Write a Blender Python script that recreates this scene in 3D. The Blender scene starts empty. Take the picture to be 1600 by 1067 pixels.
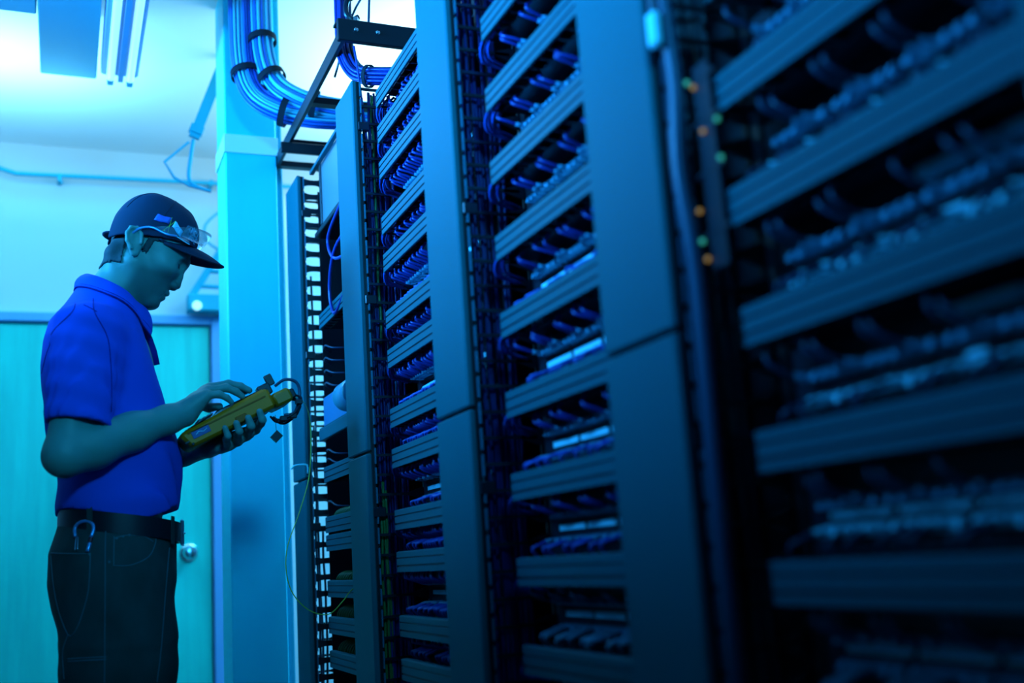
import bpy, math, random
import numpy as np
from mathutils import Vector, Matrix
random.seed(7)
S = bpy.context.scene
COL = S.collection
H = 0.94                      # camera height above the floor
V = Vector

# ---------------------------------------------------------------- camera, world, lights, exposure
cam_d = bpy.data.cameras.new('camera'); cam = bpy.data.objects.new('camera', cam_d); COL.objects.link(cam)
YAW, PIT, ROL = .409, .198, -.069
FPX = 1650.0
_F = V((math.sin(YAW)*math.cos(PIT), math.cos(YAW)*math.cos(PIT), math.sin(PIT)))
_R = V((math.cos(YAW), -math.sin(YAW), 0)); _U = _R.cross(_F)
_R, _U = _R*math.cos(ROL)+_U*math.sin(ROL), -_R*math.sin(ROL)+_U*math.cos(ROL)
cam.matrix_world = Matrix(((_R.x, _U.x, -_F.x, 0), (_R.y, _U.y, -_F.y, 0), (_R.z, _U.z, -_F.z, H), (0, 0, 0, 1)))
cam_d.sensor_width = 36; cam_d.lens = FPX/1600*36
cam_d.clip_start = .02
cam_d.dof.use_dof = True; cam_d.dof.focus_distance = 2.55; cam_d.dof.aperture_fstop = 1.8
S.camera = cam
S.view_settings.view_transform = 'Standard'; S.view_settings.look = 'None'
S.view_settings.gamma = 1; S.view_settings.use_curve_mapping = False
S.view_settings.exposure = 0.0
w = bpy.data.worlds.new('world'); S.world = w; w.use_nodes = True
w.node_tree.nodes['Background'].inputs[0].default_value = (.0, .12, .35, 1)
w.node_tree.nodes['Background'].inputs[1].default_value = .05

CE_ = 2.82
def area(name, loc, size, col, power, rot=(0, 0, 0), spread=180):
    l = bpy.data.lights.new(name, 'AREA'); l.shape = 'RECTANGLE'; l.size, l.size_y = size
    l.color = col; l.energy = power; l.spread = math.radians(spread)
    o = bpy.data.objects.new(name, l); COL.objects.link(o); o.location = loc; o.rotation_euler = rot
    return o
AISLE = (.03, .36, 1.0); CYAN = (.035, .52, 1.0)
area('aisle_lamp_light', (.155, 2.35, 2.57), (.12, 2.3), AISLE, 1)             # under the strip fitting over the aisle
area('louvred_lamp_light', (-1.15, 1.82, 2.16), (.20, 2.5), AISLE, 80, (0, -math.radians(91), 0), 77)   # added unseen key from the left, spread cut to darken the lower racks
area('rear_aisle_lamp_light', (.28, -.5, 2.2), (.3, .3), (.03, .50, 1.0), 6.5, (math.radians(84), 0, math.radians(2)), 60)   # added unseen fill behind the camera, brightens the man and the column
area('end_room_light', (-.4, 4.1, 2.76), (1.2, .5), CYAN, 6)
area('wall_washer_light', (-.1, 4.60, CE_-.03), (1.6, .05), CYAN, 1.3, (math.radians(12), 0, 0), 70)   # added unseen light for the bright band at the wall top                  # room end by the door
area('end_room_uplight', (-.5, 3.9, 2.45), (1.2, .3), (.22, .68, 1), 23, (math.pi, 0, 0))  # added unseen fill that brightens the ceiling at the room end
area('back_aisle_light', (2.0, 3.6, 2.76), (1.2, 1.6), CYAN, 110)              # aisle behind the racks
area('back_aisle_uplight', (1.5, 3.6, 2.3), (1.0, 1.0), (.45, .85, 1), 35, (math.pi, 0, 0))  # added unseen fill that whitens the ceiling behind the racks

# ---------------------------------------------------------------- helpers
def at(u, v, y):
    """point of the plane Y=y seen at photo pixel (u, v)"""
    d = _F*FPX+_R*(u-800)+_U*(533.5-v); d = d*(y/d.y); return V((d.x, y, d.z+H))

def mat(name, col, rough=.5, metal=0, spec=.5, emit=None, es=0, noise=None, bump=None, coat=0, trans=0, alpha=1, ior=1.45):
    m = bpy.data.materials.new(name); m.use_nodes = True; nt = m.node_tree; b = nt.nodes['Principled BSDF']
    b.inputs['Base Color'].default_value = (*col, 1); b.inputs['Roughness'].default_value = rough
    b.inputs['Metallic'].default_value = metal; b.inputs['Specular IOR Level'].default_value = spec
    b.inputs['Coat Weight'].default_value = coat; b.inputs['Transmission Weight'].default_value = trans
    b.inputs['Alpha'].default_value = alpha; b.inputs['IOR'].default_value = ior
    if emit: b.inputs['Emission Color'].default_value = (*emit, 1); b.inputs['Emission Strength'].default_value = es
    tc = None
    if noise or bump: tc = nt.nodes.new('ShaderNodeTexCoord')
    if noise:      # (col2, scale, detail, stretch)
        c2, sc, det, st = noise
        mp = nt.nodes.new('ShaderNodeMapping'); mp.inputs['Scale'].default_value = st
        n = nt.nodes.new('ShaderNodeTexNoise'); n.inputs['Scale'].default_value = sc; n.inputs['Detail'].default_value = det
        mx = nt.nodes.new('ShaderNodeMix'); mx.data_type = 'RGBA'
        mx.inputs[6].default_value = (*col, 1); mx.inputs[7].default_value = (*c2, 1)
        r = nt.nodes.new('ShaderNodeMapRange'); r.inputs[1].default_value = .35; r.inputs[2].default_value = .65
        nt.links.new(tc.outputs['Object'], mp.inputs[0]); nt.links.new(mp.outputs[0], n.inputs['Vector'])
        nt.links.new(n.outputs['Fac'], r.inputs[0]); nt.links.new(r.outputs[0], mx.inputs[0])
        nt.links.new(mx.outputs[2], b.inputs['Base Color'])
    if bump:       # (scale, strength, distance, stretch)
        sc, stg, dist, st = bump
        mp = nt.nodes.new('ShaderNodeMapping'); mp.inputs['Scale'].default_value = st
        n = nt.nodes.new('ShaderNodeTexNoise'); n.inputs['Scale'].default_value = sc; n.inputs['Detail'].default_value = 3
        bp = nt.nodes.new('ShaderNodeBump'); bp.inputs['Strength'].default_value = stg; bp.inputs['Distance'].default_value = dist
        nt.links.new(tc.outputs['Object'], mp.inputs[0]); nt.links.new(mp.outputs[0], n.inputs['Vector'])
        nt.links.new(n.outputs['Fac'], bp.inputs['Height']); nt.links.new(bp.outputs[0], b.inputs['Normal'])
    return m

M = {
 'wall': mat('wall_paint', (.62, .66, .68), .7, bump=(40, .1, .002, (1, 1, 1))),
 'ceil': mat('ceiling_paint', (.7, .74, .76), .8),
 'wall_dark': mat('dark_wall_paint', (.10, .12, .15), .7),
 'floor': mat('floor_vinyl', (.05, .06, .07), .35, noise=((.07, .08, .09), 6, 4, (1, 1, 1))),
 'column': mat('column_paint', (.02, .80, .95), .45, noise=((.02, .75, .92), 9, 5, (1, 1, .3)), bump=(25, .15, .002, (1, 1, .3))),
 'wood': mat('door_veneer', (.01, .66, .54), .45, noise=((.01, .56, .47), 10, 6, (3, 3, .25))),
 'frame': mat('door_frame_paint', (.15, .38, .7), .4),
 'chrome': mat('brushed_metal', (.75, .8, .85), .22, metal=1),
 'steel': mat('galvanised_steel', (.4, .5, .6), .35, metal=1),
 'powder': mat('blue_black_powder_coat', (.0, .13, .16), .5, spec=.15, bump=(400, .08, .0004, (1, 1, 1))),
 'black': mat('black_steel', (.006, .010, .016), .4, spec=.4),
 'plastic': mat('black_plastic', (.008, .012, .02), .3, spec=.5),
 'cover': mat('cable_manager_plastic', (.0, .12, .15), .45, spec=.2),
 'groove': mat('cable_manager_groove', (.003, .015, .03), .5),
 'panel': mat('patch_panel_steel', (.006, .012, .022), .4),
 'strip': mat('paper_label_strip', (.3, .9, 1), .4),
 'plug': mat('clear_plug_plastic', (.08, .36, .50), .25, spec=.7),
 'plugw': mat('white_plug_plastic', (.25, .9, 1), .3, spec=.6),
 'runblue': mat('deep_blue_cable_jacket', (.008, .02, .16), .4, spec=.3),
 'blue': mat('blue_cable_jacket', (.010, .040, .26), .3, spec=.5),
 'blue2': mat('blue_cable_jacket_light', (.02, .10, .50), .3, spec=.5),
 'grey': mat('grey_cable_jacket', (.10, .32, .42), .35),
 'darkcab': mat('dark_cable_jacket', (.012, .05, .10), .35),
 'green': mat('green_cable_jacket', (.02, .16, .04), .35),
 'yellowcab': mat('yellow_fibre_jacket', (.45, .55, .05), .4),
 'purple': mat('violet_cable_jacket', (.20, .02, .30), .35),
 'ltcab': mat('pale_cable_jacket', (.12, .60, .80), .35),  # overexposed backlight put into the colour of the bundle cables
 'midcab': mat('bright_blue_cable_jacket', (.02, .20, .75), .35),  # blue brightened to show the bundle as backlit
 'velcro': mat('black_velcro', (.006, .008, .015), .9),
 'tube': mat('fluorescent_tube', (.8, .9, .95), .3, emit=(.35, .8, 1), es=1.0),
 'duct': mat('duct_paint', (.0, .40, .55), .6),
 'led': mat('green_led', (.0, .2, .1), .3, emit=(.05, .6, .45), es=.55),
 'ledo': mat('orange_led', (.2, .1, .0), .3, emit=(.55, .3, .05), es=.5),
}

class MB:
    def __init__(s): s.v = []; s.f = []; s.m = []
    def add(s, vs, fs, mi=0):
        o = len(s.v); s.v += [tuple(p) for p in vs]; s.f += [tuple(i+o for i in f) for f in fs]; s.m += [mi]*len(fs); return s
    def box(s, a, b, mi=0, c=0):
        (x0, y0, z0), (x1, y1, z1) = [(min(p, q)) for p, q in zip(a, b)], [(max(p, q)) for p, q in zip(a, b)]
        if c <= 0:
            vs = [(x0,y0,z0),(x1,y0,z0),(x1,y1,z0),(x0,y1,z0),(x0,y0,z1),(x1,y0,z1),(x1,y1,z1),(x0,y1,z1)]
            return s.add(vs, [(3,2,1,0),(4,5,6,7),(0,1,5,4),(1,2,6,5),(2,3,7,6),(3,0,4,7)], mi)
        c = min(c, (x1-x0)*.45, (y1-y0)*.45, (z1-z0)*.45)
        bm = bmesh_box(x0, y0, z0, x1, y1, z1, c); return s.add(*bm, mi)
    def obox(s, c, ax, ay, az, mi=0):
        """box about centre c with half-axis vectors"""
        c, ax, ay, az = V(c), V(ax), V(ay), V(az)
        vs = [c+ax*i+ay*j+az*k for k in (-1, 1) for j in (-1, 1) for i in (-1, 1)]
        return s.add(vs, [(2,3,1,0),(4,5,7,6),(0,1,5,4),(1,3,7,5),(3,2,6,7),(2,0,4,6)], mi)
    def tube(s, pts, r, n=8, mi=0, cap=True, flat=1.0):
        pts = [V(p) for p in pts]; k = len(pts); rs = r if isinstance(r, (list, tuple)) else [r]*k
        t0 = (pts[1]-pts[0]).normalized(); up = V((0, 0, 1)) if abs(t0.z) < .9 else V((1, 0, 0))
        nr = t0.cross(up).normalized(); vs = []; fs = []
        for i, p in enumerate(pts):
            t = (pts[min(i+1, k-1)]-pts[max(i-1, 0)])
            t = t.normalized() if t.length > 1e-9 else t0
            nr = nr-t*nr.dot(t); nr = nr.normalized() if nr.length > 1e-6 else t.orthogonal().normalized()
            bn = t.cross(nr)
            for j in range(n):
                a = 2*math.pi*j/n; vs.append(p+nr*(rs[i]*math.cos(a))+bn*(rs[i]*flat*math.sin(a)))
        for i in range(k-1):
            for j in range(n):
                a, b = i*n+j, i*n+(j+1) % n; fs.append((a, b, b+n, a+n))
        if cap: fs.append(tuple(range(n))[::-1]); fs.append(tuple((k-1)*n+j for j in range(n)))
        return s.add(vs, fs, mi)
    def prism(s, prof, a, b, mi=0):
        """profile of 3-D points extruded by vector from a to b offset"""
        n = len(prof); vs = [V(p)+V(a) for p in prof]+[V(p)+V(b) for p in prof]
        fs = [tuple(range(n))[::-1], tuple(range(n, 2*n))]+[(i, (i+1) % n, n+(i+1) % n, n+i) for i in range(n)]
        return s.add(vs, fs, mi)
    def lathe(s, prof, c, axis, n=20, mi=0):
        ax = V(axis).normalized(); e1 = ax.orthogonal().normalized(); e2 = ax.cross(e1); c = V(c); vs = []; fs = []
        for (r, h) in prof:
            for j in range(n):
                a = 2*math.pi*j/n; vs.append(c+ax*h+e1*(r*math.cos(a))+e2*(r*math.sin(a)))
        for i in range(len(prof)-1):
            for j in range(n):
                a, b = i*n+j, i*n+(j+1) % n; fs.append((a, b, b+n, a+n))
        fs.append(tuple(range(n))[::-1]); fs.append(tuple((len(prof)-1)*n+j for j in range(n)))
        return s.add(vs, fs, mi)
    def mesh(s, name, mats, smooth=False):
        me = bpy.data.meshes.new(name); me.from_pydata(s.v, [], s.f); me.update()
        for m in (mats if isinstance(mats, (list, tuple)) else [mats]): me.materials.append(M[m] if isinstance(m, str) else m)
        me.polygons.foreach_set('material_index', s.m)
        if smooth:
            me.polygons.foreach_set('use_smooth', [True]*len(me.polygons))
            if smooth != 2: me.set_sharp_from_angle(angle=math.radians(40))
        return me
    def build(s, name, mats, parent=None, smooth=False, **kw):
        return link(name, s.mesh(name, mats, smooth), parent, **kw)

def bmesh_box(x0, y0, z0, x1, y1, z1, c):
    vs = []; idx = {}
    for i, (X, sx) in enumerate(((x0, 1), (x1, -1))):
        for j, (Y, sy) in enumerate(((y0, 1), (y1, -1))):
            for k, (Z, sz) in enumerate(((z0, 1), (z1, -1))):
                for a in range(3):
                    idx[i, j, k, a] = len(vs)
                    vs.append((X+(0 if a == 0 else c*sx), Y+(0 if a == 1 else c*sy), Z+(0 if a == 2 else c*sz)))
    fs = []
    q = ((0, 0), (1, 0), (1, 1), (0, 1))
    for i in (0, 1):
        fs.append([idx[i, a, b, 0] for a, b in q]); fs.append([idx[a, i, b, 1] for a, b in q]); fs.append([idx[a, b, i, 2] for a, b in q])
    for a in (0, 1):
        for b in (0, 1):
            fs.append([idx[a, b, 0, 0], idx[a, b, 1, 0], idx[a, b, 1, 1], idx[a, b, 0, 1]])
            fs.append([idx[a, 0, b, 0], idx[a, 1, b, 0], idx[a, 1, b, 2], idx[a, 0, b, 2]])
            fs.append([idx[0, a, b, 1], idx[1, a, b, 1], idx[1, a, b, 2], idx[0, a, b, 2]])
    for i in (0, 1):
        for j in (0, 1):
            for k in (0, 1): fs.append([idx[i, j, k, a] for a in range(3)])
    cx = V(((x0+x1)/2, (y0+y1)/2, (z0+z1)/2)); out = []
    for f in fs:
        P = [V(vs[i]) for i in f]; n = (P[1]-P[0]).cross(P[2]-P[0]); m = sum(P, V((0, 0, 0)))/len(P)
        out.append(tuple(f) if n.dot(m-cx) > 0 else tuple(f[::-1]))
    return vs, out

def link(name, data, parent=None, label=None, cat=None, group=None, kind=None, loc=None):
    o = bpy.data.objects.new(name, data); COL.objects.link(o)
    if parent is not None:
        o.parent = parent; o.matrix_parent_inverse = Matrix.Translation(-parent.location)
    if loc is not None: o.location = loc
    for k, v_ in (('label', label), ('category', cat), ('group', group), ('kind', kind)):
        if v_: o[k] = v_
    return o
def thing(name, label, cat, loc=(0, 0, 0), group=None):
    return link(name, None, None, label, cat, group, loc=V(loc))
def struct(name, mb, m, smooth=False): return mb.build(name, m, None, smooth, kind='structure')
def copy_obj(o, parent=None, loc=None):
    c = o.copy(); COL.objects.link(c); c.parent = parent
    if loc is not None: c.location = loc
    return c
ORD = ['topmost', 'second from the top', 'third from the top', 'fourth from the top', 'fifth from the top', 'sixth from the top',
       'seventh from the top', 'eighth from the top', 'ninth from the top', 'tenth from the top', 'eleventh from the top',
       'twelfth from the top', 'thirteenth from the top', 'fourteenth from the top']
def bez(pts, n=24):
    """Catmull-Rom through pts"""
    P = [V(p) for p in pts]; P = [P[0]*2-P[1]]+P+[P[-1]*2-P[-2]]; out = []
    seg = len(P)-3
    for i in range(seg):
        a, b, c, d = P[i:i+4]; m = max(2, n//seg)
        for k in range(m):
            t = k/m; out.append(.5*((2*b)+(c-a)*t+(2*a-5*b+4*c-d)*t*t+(3*b-a-3*c+d)*t**3))
    out.append(P[-2]); return out

# ---------------------------------------------------------------- the room
CE = 2.82
YF = 4.75
b = MB().box((-1.4, -1.6, -.1), (3.4, YF+.1, 0)); struct('floor', b, 'floor')
b = MB().box((-1.4, -1.6, CE), (3.4, YF+.1, CE+.1)); struct('ceiling', b, 'ceil')
b = MB().box((-1.4, YF, 0), (3.4, YF+.12, CE)); struct('wall_back', b, 'wall')
b = MB().box((-1.5, -1.6, 0), (-1.4, YF+.1, CE)); struct('wall_left', b, 'wall_dark')
b = MB().box((3.4, -1.6, 0), (3.5, YF+.1, CE)); struct('wall_right', b, 'wall')
b = MB().box((-1.5, -1.7, 0), (3.5, -1.6, CE)); struct('wall_front', b, 'wall_dark')
# column at the end of the rack row
b = MB().box((.454, 3.2, 0), (.614, 3.39, CE), c=.004); struct('wall_column', b, 'column')
b = MB().tube([(.632, 3.26, 0), (.632, 3.26, CE)], .011, 12); b2 = b
o = b.build('conduit_pipe', 'duct', None, True); o['label'] = 'thin upright painted conduit pipe along the right edge of the blue column'; o['category'] = 'pipe'
for z in (1.1, 1.62): pass
b = MB().box((.450, 3.194, H+1.292), (.618, 3.199, H+1.352), c=.001).box((.450, 3.199, H+1.292), (.4535, 3.39, H+1.352))  # white band added in place of a streak of light on the column
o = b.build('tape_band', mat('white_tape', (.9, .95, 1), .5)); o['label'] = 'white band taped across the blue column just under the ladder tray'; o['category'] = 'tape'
# door with frame and knob
DX0, DX1, DT = -.31, .590, H+1.075
d = thing('door_1', None, None, ((DX0+DX1)/2, YF-.03, 0)); d['kind'] = 'structure'
b = MB().box((DX0, YF-.028, .008), (DX1, YF+.0, DT), c=.003); b.build('door_leaf', 'wood', d)
b = MB()
for x0, x1 in ((DX1+.004, DX1+.05), (DX0-.05, DX0-.004)): b.box((x0, YF-.045, 0), (x1, YF, DT+.05), c=.006)
b.box((DX0-.004, YF-.045, DT+.006), (DX1+.004, YF, DT+.05), c=.006)
b.build('door_frame', 'frame', d)
kx, kz = at(298, 863, YF-.1).x, at(298, 863, YF-.1).z
b = MB().lathe([(.036, 0), (.036, .006), (.030, .010), (.013, .012), (.012, .034), (.022, .040), (.029, .050), (.030, .060), (.024, .070), (.010, .074)], (kx, YF-.028, kz), (0, -1, 0), 28)
b.build('door_handle', 'chrome', d, True)
# the next column of wall trim right of the door
struct('trim_1', MB().box((.655, YF-.02, 0), (.70, YF, CE), c=.004), 'wall')
struct('baseboard_back', MB().box((.70, YF-.012, 0), (3.4, YF, .1), c=.003), 'frame')

# ---------------------------------------------------------------- rack row
W, AX, PX = .629, .665, .742             # door plane, cable manager front plane, patch panel plane
U1 = .04445
PITCH, DW = .662, .167
def yk(k): return 2.485-k*PITCH
TOP = H+1.149
RN = {-1: 'farthest', 0: 'second farthest', 1: 'middle', 2: 'nearest'}      # racks, far to near
# finger shared mesh: T-shaped tip, thin bar running back, flared root
def finger_mesh(sg, dark):
    b = MB()
    b.box((.648, -.003, -.0195), (.651, .004, .0165), 1)
    b.box((.651, -.002, -.003), (.752, .003, .003), 0)
    b.prism([(.722, -.002, -.003), (.752, -.002, -.013), (.762, -.002, -.013), (.762, -.002, .013), (.752, -.002, .013), (.722, -.002, .003)], (0, 0, 0), (0, .005, 0), 0)
    if sg < 0: b.v = [(x, -y, z) for x, y, z in b.v]; b.f = [f[::-1] for f in b.f]
    return b.mesh('finger', ['plastic', 'fingertip'])
M['fingertip'] = mat('worn_finger_edge', (.02, .16, .24), .35)  # tips coloured lighter to stand for the highlight along the finger edges
FM = {1: finger_mesh(1, 0), -1: finger_mesh(-1, 0)}
def wide_finger():
    b = MB(); b.box((.648, -.003, -.0195), (.651, .004, .0165), 1)
    n = 9; P = [(.651, -.010)]+[(.654+.046*i/n, -.0075-.004*abs(2*i/n-1)**3) for i in range(n+1)]+[(.72, -.018)]
    prof = [(x, -.002, z) for x, z in P]+[(x, -.002, -z) for x, z in reversed(P)]
    b.prism(prof, (0, 0, 0), (0, .005, 0), 0); return b.mesh('finger', ['plastic', 'fingertip'])
FMW = wide_finger()
MLAB = {-1: 'narrow dark cable manager post directly beside the blue column',
        0: 'blue cable manager post nearest the yellow tester',
        1: 'blue cable manager post between the two racks of dense blue cables',
        2: 'widest cable manager post, blurred and blue, beside the nearest rack',
        3: 'dark blurred cable manager post cut by the right edge of the photo'}
for k in range(-1, 4):
    y1 = yk(k); y0 = y1-DW
    t = thing('vertical_cable_manager', MLAB[k], 'cable manager', (.71, (y0+y1)/2, 0), 'vertical cable managers between the racks')
    zs = H+.246-.012*(k == 2)
    for nm, za, zb in (('upper_door', zs+.003, TOP), ('lower_door', .05, zs-.003)):
        MB().box((W, y0, za), (W+.013, y1, zb), c=.003).build(nm, 'powder', t)
    # carcass: side flanges behind the door, back web
    b = MB().box((W+.013, y0+.002, .0), (W+.017, y1-.002, TOP-.002))
    b.box((W+.013, y0+.003, 0), (W+.021, y0+.008, TOP-.002)); b.box((W+.013, y1-.008, 0), (W+.021, y1-.003, TOP-.002))
    b.build('door_backing', 'black', t)
    xb = .765 if k >= 0 else .80
    b = MB()
    if k >= 0: b.box((xb+.07, y0+.004, 0), (xb+.08, y1-.004, TOP))
    b.box((xb-.005, y0, 0), (xb+.08, y0+.006, TOP)); b.box((xb-.005, y1-.006, 0), (xb+.08, y1, TOP))
    b.box((W+.02, y0, 0), (xb, y1, .04))
    b.build('spine', 'black', t)
    for z in (H+1.02, H+.59, H+.1):
        MB().box((W+.012, y0-.004, z), (W+.040, y0+.004, z+.022), c=.002).build('latch', 'plastic', t)
    for sg, yy in ((1, y0), (-1, y1)):
        if sg < 0 and k != -1: continue
        for i in range(-1, 46):
            z = .10+i*U1+.012
            if z > TOP-.01 or z < .1 or (k > 1 and z > H+1.0): continue
            o = link('finger', FMW if (k == -1 and sg > 0) else FM[sg], t, loc=(0, 0, 0)); o.matrix_parent_inverse = Matrix.Translation(-t.location); o.location = (0, yy, z)

# horizontal managers
def cover_mesh(L):
    b = MB()
    prof = [(0, .0), (0, .0105), (.0022, .0115), (.0022, .0135), (0, .0145), (0, .0270), (.0022, .0280), (.0022, .0296), (0, .0306), (0, .0408), (.003, .0430), (.014, .0436), (.014, .0405), (.006, .0395), (.006, .001), (.001, -.0005)]
    n = len(prof); ys = (0, -L)
    vs = [(x, y, z) for y in ys for x, z in prof]
    fs = [(i, (i+1) % n, n+(i+1) % n, n+i) for i in range(n)]+[tuple(range(n))[::-1], tuple(range(n, 2*n))]
    o = b.add(vs, fs); o.m = [1 if i in (1, 2, 3, 6, 7) else 0 for i in range(n)]+[0, 0]
    return b
BL = .412
cov = cover_mesh(BL).mesh('cover', ['cover', 'groove'])
b = MB().box((.030, -BL+.004, .002), (.078, -.004, .005)); b.box((.030, -BL+.004, .037), (.078, -.004, .039))
b.box((.074, -BL, .001), (.079, 0, .042))
for i in range(13):
    y = -.004-i*(BL-.012)/12
    b.box((.010, y-.004, .001), (.030, y, .004)); b.box((.010, y-.004, .037), (.030, y, .040))
b.box((.0, -.003, .001), (.006, .0, .040))
body = b.mesh('body', 'plastic')
bars = {}
def hbar(k, z, label, group):
    y = yk(k)-.245
    t = thing('horizontal_cable_manager', label, 'cable manager', (AX, y, z), group)
    for nm, me in (('cover', cov), ('body', body)):
        o = link(nm, me, t); o.matrix_parent_inverse = Matrix(); o.location = (0, 0, 0)
    return t
n2 = [-3, 0, 2, 5, 7, 9, 12, 14, 17, 19, 22, 24, 27, 30]
n2 = [-2, 0, 2, 4, 7, 9, 12, 14, 17, 19, 22, 24, 27, 29]
z2 = [H+1.045-n*U1 for n in n2[1:]]
# measured bar heights (bottom edge) of each rack
RZ = {0: z2, 1: [H+.883-3*i*U1 for i in range(-1, 9)], 2: [H+.465-3*i*U1 for i in range(-1, 7)]}
RZ[-1] = [H+.66, H+.226, H+.09, H+.041, H-.08, H-.175, H-.263, H-.352]
WHERE = {-1: 'in the farthest rack', 0: 'in the second farthest rack', 1: 'in the middle rack', 2: 'in the nearest rack'}
for k, zz in RZ.items():
    for i, z in enumerate(zz):
        hbar(k, z, 'fluted blue cable manager bar %s, %s' % (WHERE[k], ORD[i]), 'fluted bars '+WHERE[k])

# rack frames
for k in range(-1, 3):
    y1 = yk(k)-DW; y0 = yk(k+1)
    t = thing('network_rack', 'open dark steel frame of the %s equipment rack in the row' % RN[k], 'rack', (.8, (y0+y1)/2, 0), 'rack frames in the row')
    for yy in (y1-.022, y0+.002):
        MB().box((PX+.021, yy, 0), (PX+.045, yy+.018, TOP)).build('post', 'black', t)
        MB().box((1.25, yy, 0), (1.28, yy+.018, TOP)).build('post', 'black', t)
    MB().box((PX+.03, y0+.002, TOP-.05), (1.28, y1-.002, TOP-.01)).box((PX+.021, y0+.02, TOP-.045), (PX+.03, y1-.024, TOP-.005)).build('top_frame', 'black', t)
    MB().box((PX+.021, y0+.002, 0), (1.28, y1-.002, .05)).build('base', 'black', t)
    MB().box((1.24, y0+.02, .05), (1.25, y1-.02, TOP-.05)).build('rear_panel', 'black', t)
    MB().box((PX+.03 if k >= 0 else .69, y1-.006, .05), (1.25, y1-.002, TOP-.05)).build('side_panel', 'black', t)

# patch panels + cables
YL = BL
def port_ys(): return [-.02-i*.0158-(i//6)*.006 for i in range(24)]
PY = [y for y in port_ys() if y > -BL+.01]
def panel(k, z0, z1, rows, strip, lab, zt0=False, tag=False):
    y = yk(k)-.245
    t = thing('patch_bay', lab, 'patch bay', (PX, y, z0), 'patch bays '+WHERE[k])
    MB().box((PX, y-BL, z0+.001), (PX+.02, y+.02, z1-.001)).build('face', 'panel', t)
    for r in rows:
        b = MB()
        for q in range(0, 24, 6):
            a = y+port_ys()[q]+.009; c = y+port_ys()[q+5]-.009
            c = max(c, y-BL)
            if a > c: b.box((PX-.006, c, r-.009), (PX, a, r+.009), c=.001)
            for i in range(6):
                yy = y+port_ys()[q+i]
                if yy-.006 > y-BL and k > 0:
                    b.prism([(PX-.006, 0, r+.006), (PX-.016, 0, r+.005), (PX-.021, 0, r-.001), (PX-.021, 0, r-.006), (PX-.006, 0, r-.007)], (0, yy-.0036, 0), (0, yy+.0036, 0), 2 if (k == 2 and r == rows[-1] and zt0) else 1)
        b.build('port_row', ['plastic', 'plug', 'plugw'], t)
    if tag:
        ty = y-.235; MB().box((PX-.004, ty-.012, rows[0]-.030), (PX-.0005, ty+.012, rows[0]-.014), c=.0005).build('label_tag', 'strip', t)
    if strip:
        high = strip > z0+.75*(z1-z0)
        for q in range(12 if high else 0, 24, 6):
            a = y+port_ys()[q]+.006; c = max(y+port_ys()[q+5]-.006, y-BL)
            if a > c: MB().box((PX-(.024 if high else .003), c, strip-.0045), (PX-.0002, a, strip+.0045)).build('label_strip', 'strip', t)
def cable_variant(up, dz, sh, mats, seed, r=.0029):
    """cable from a port (origin at the port, -X outward); up: rises into the bar above, else drops into the bar below"""
    rnd = random.Random(seed); s = 1 if up else -1
    j = rnd.uniform(-.004, .004)
    xo = -.052+rnd.uniform(-.006, .006)
    P = [(-.012, 0, 0), (-.024, 0, s*.0005), (-.038, sh*.15+j*.3, s*.006), (xo, sh*.5+j, s*dz*.55), (xo+.006, sh*.9+j, s*dz), (xo+.014, sh*1.1+j, s*(dz+.008))]
    b = MB().tube(bez(P, 12), r, 7, 0)
    b.box((-.013, -.0058, -.004), (0, .0058, .004), 1, c=.001)
    b.tube([(-.012, 0, 0), (-.018, 0, 0), (-.026, 0, s*.001)], [.0045, .0042, .0034], 7, 1)
    return b
CV = {}
def get_variants(key, up, dz, sh, mats, sgn=1, r=.0029):
    if key not in CV:
        CV[key] = [cable_variant(up, dz, sh+random.uniform(-.012, .010), mats, random.random(), r) for _ in range(6)]
        CV[key] = [(b, b.mesh('patch_cable', mats, 2)) for b in CV[key]]
    return CV[key]
todo = []      # (depth order, key args)
def row(k, z, up, dz, cnt, mats, tag, skip=.08, z_off=0, sh=.016, r=.0029, col='blue'):
    y = yk(k)-.245
    V_ = get_variants((tag, up, round(dz, 3)), up, dz, sh, mats, r=r)
    for i, py in enumerate(PY[:cnt]):
        if random.random() < skip: continue
        if k > 0 and (i*7+int(z*1000)) % 5 in ((1, 3, 4) if up else (2, 4)): continue
        todo.append((k, V_[random.randrange(6)], (PX-.006, y+py, z+random.uniform(-.001, .001)), up, tag, col))
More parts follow.
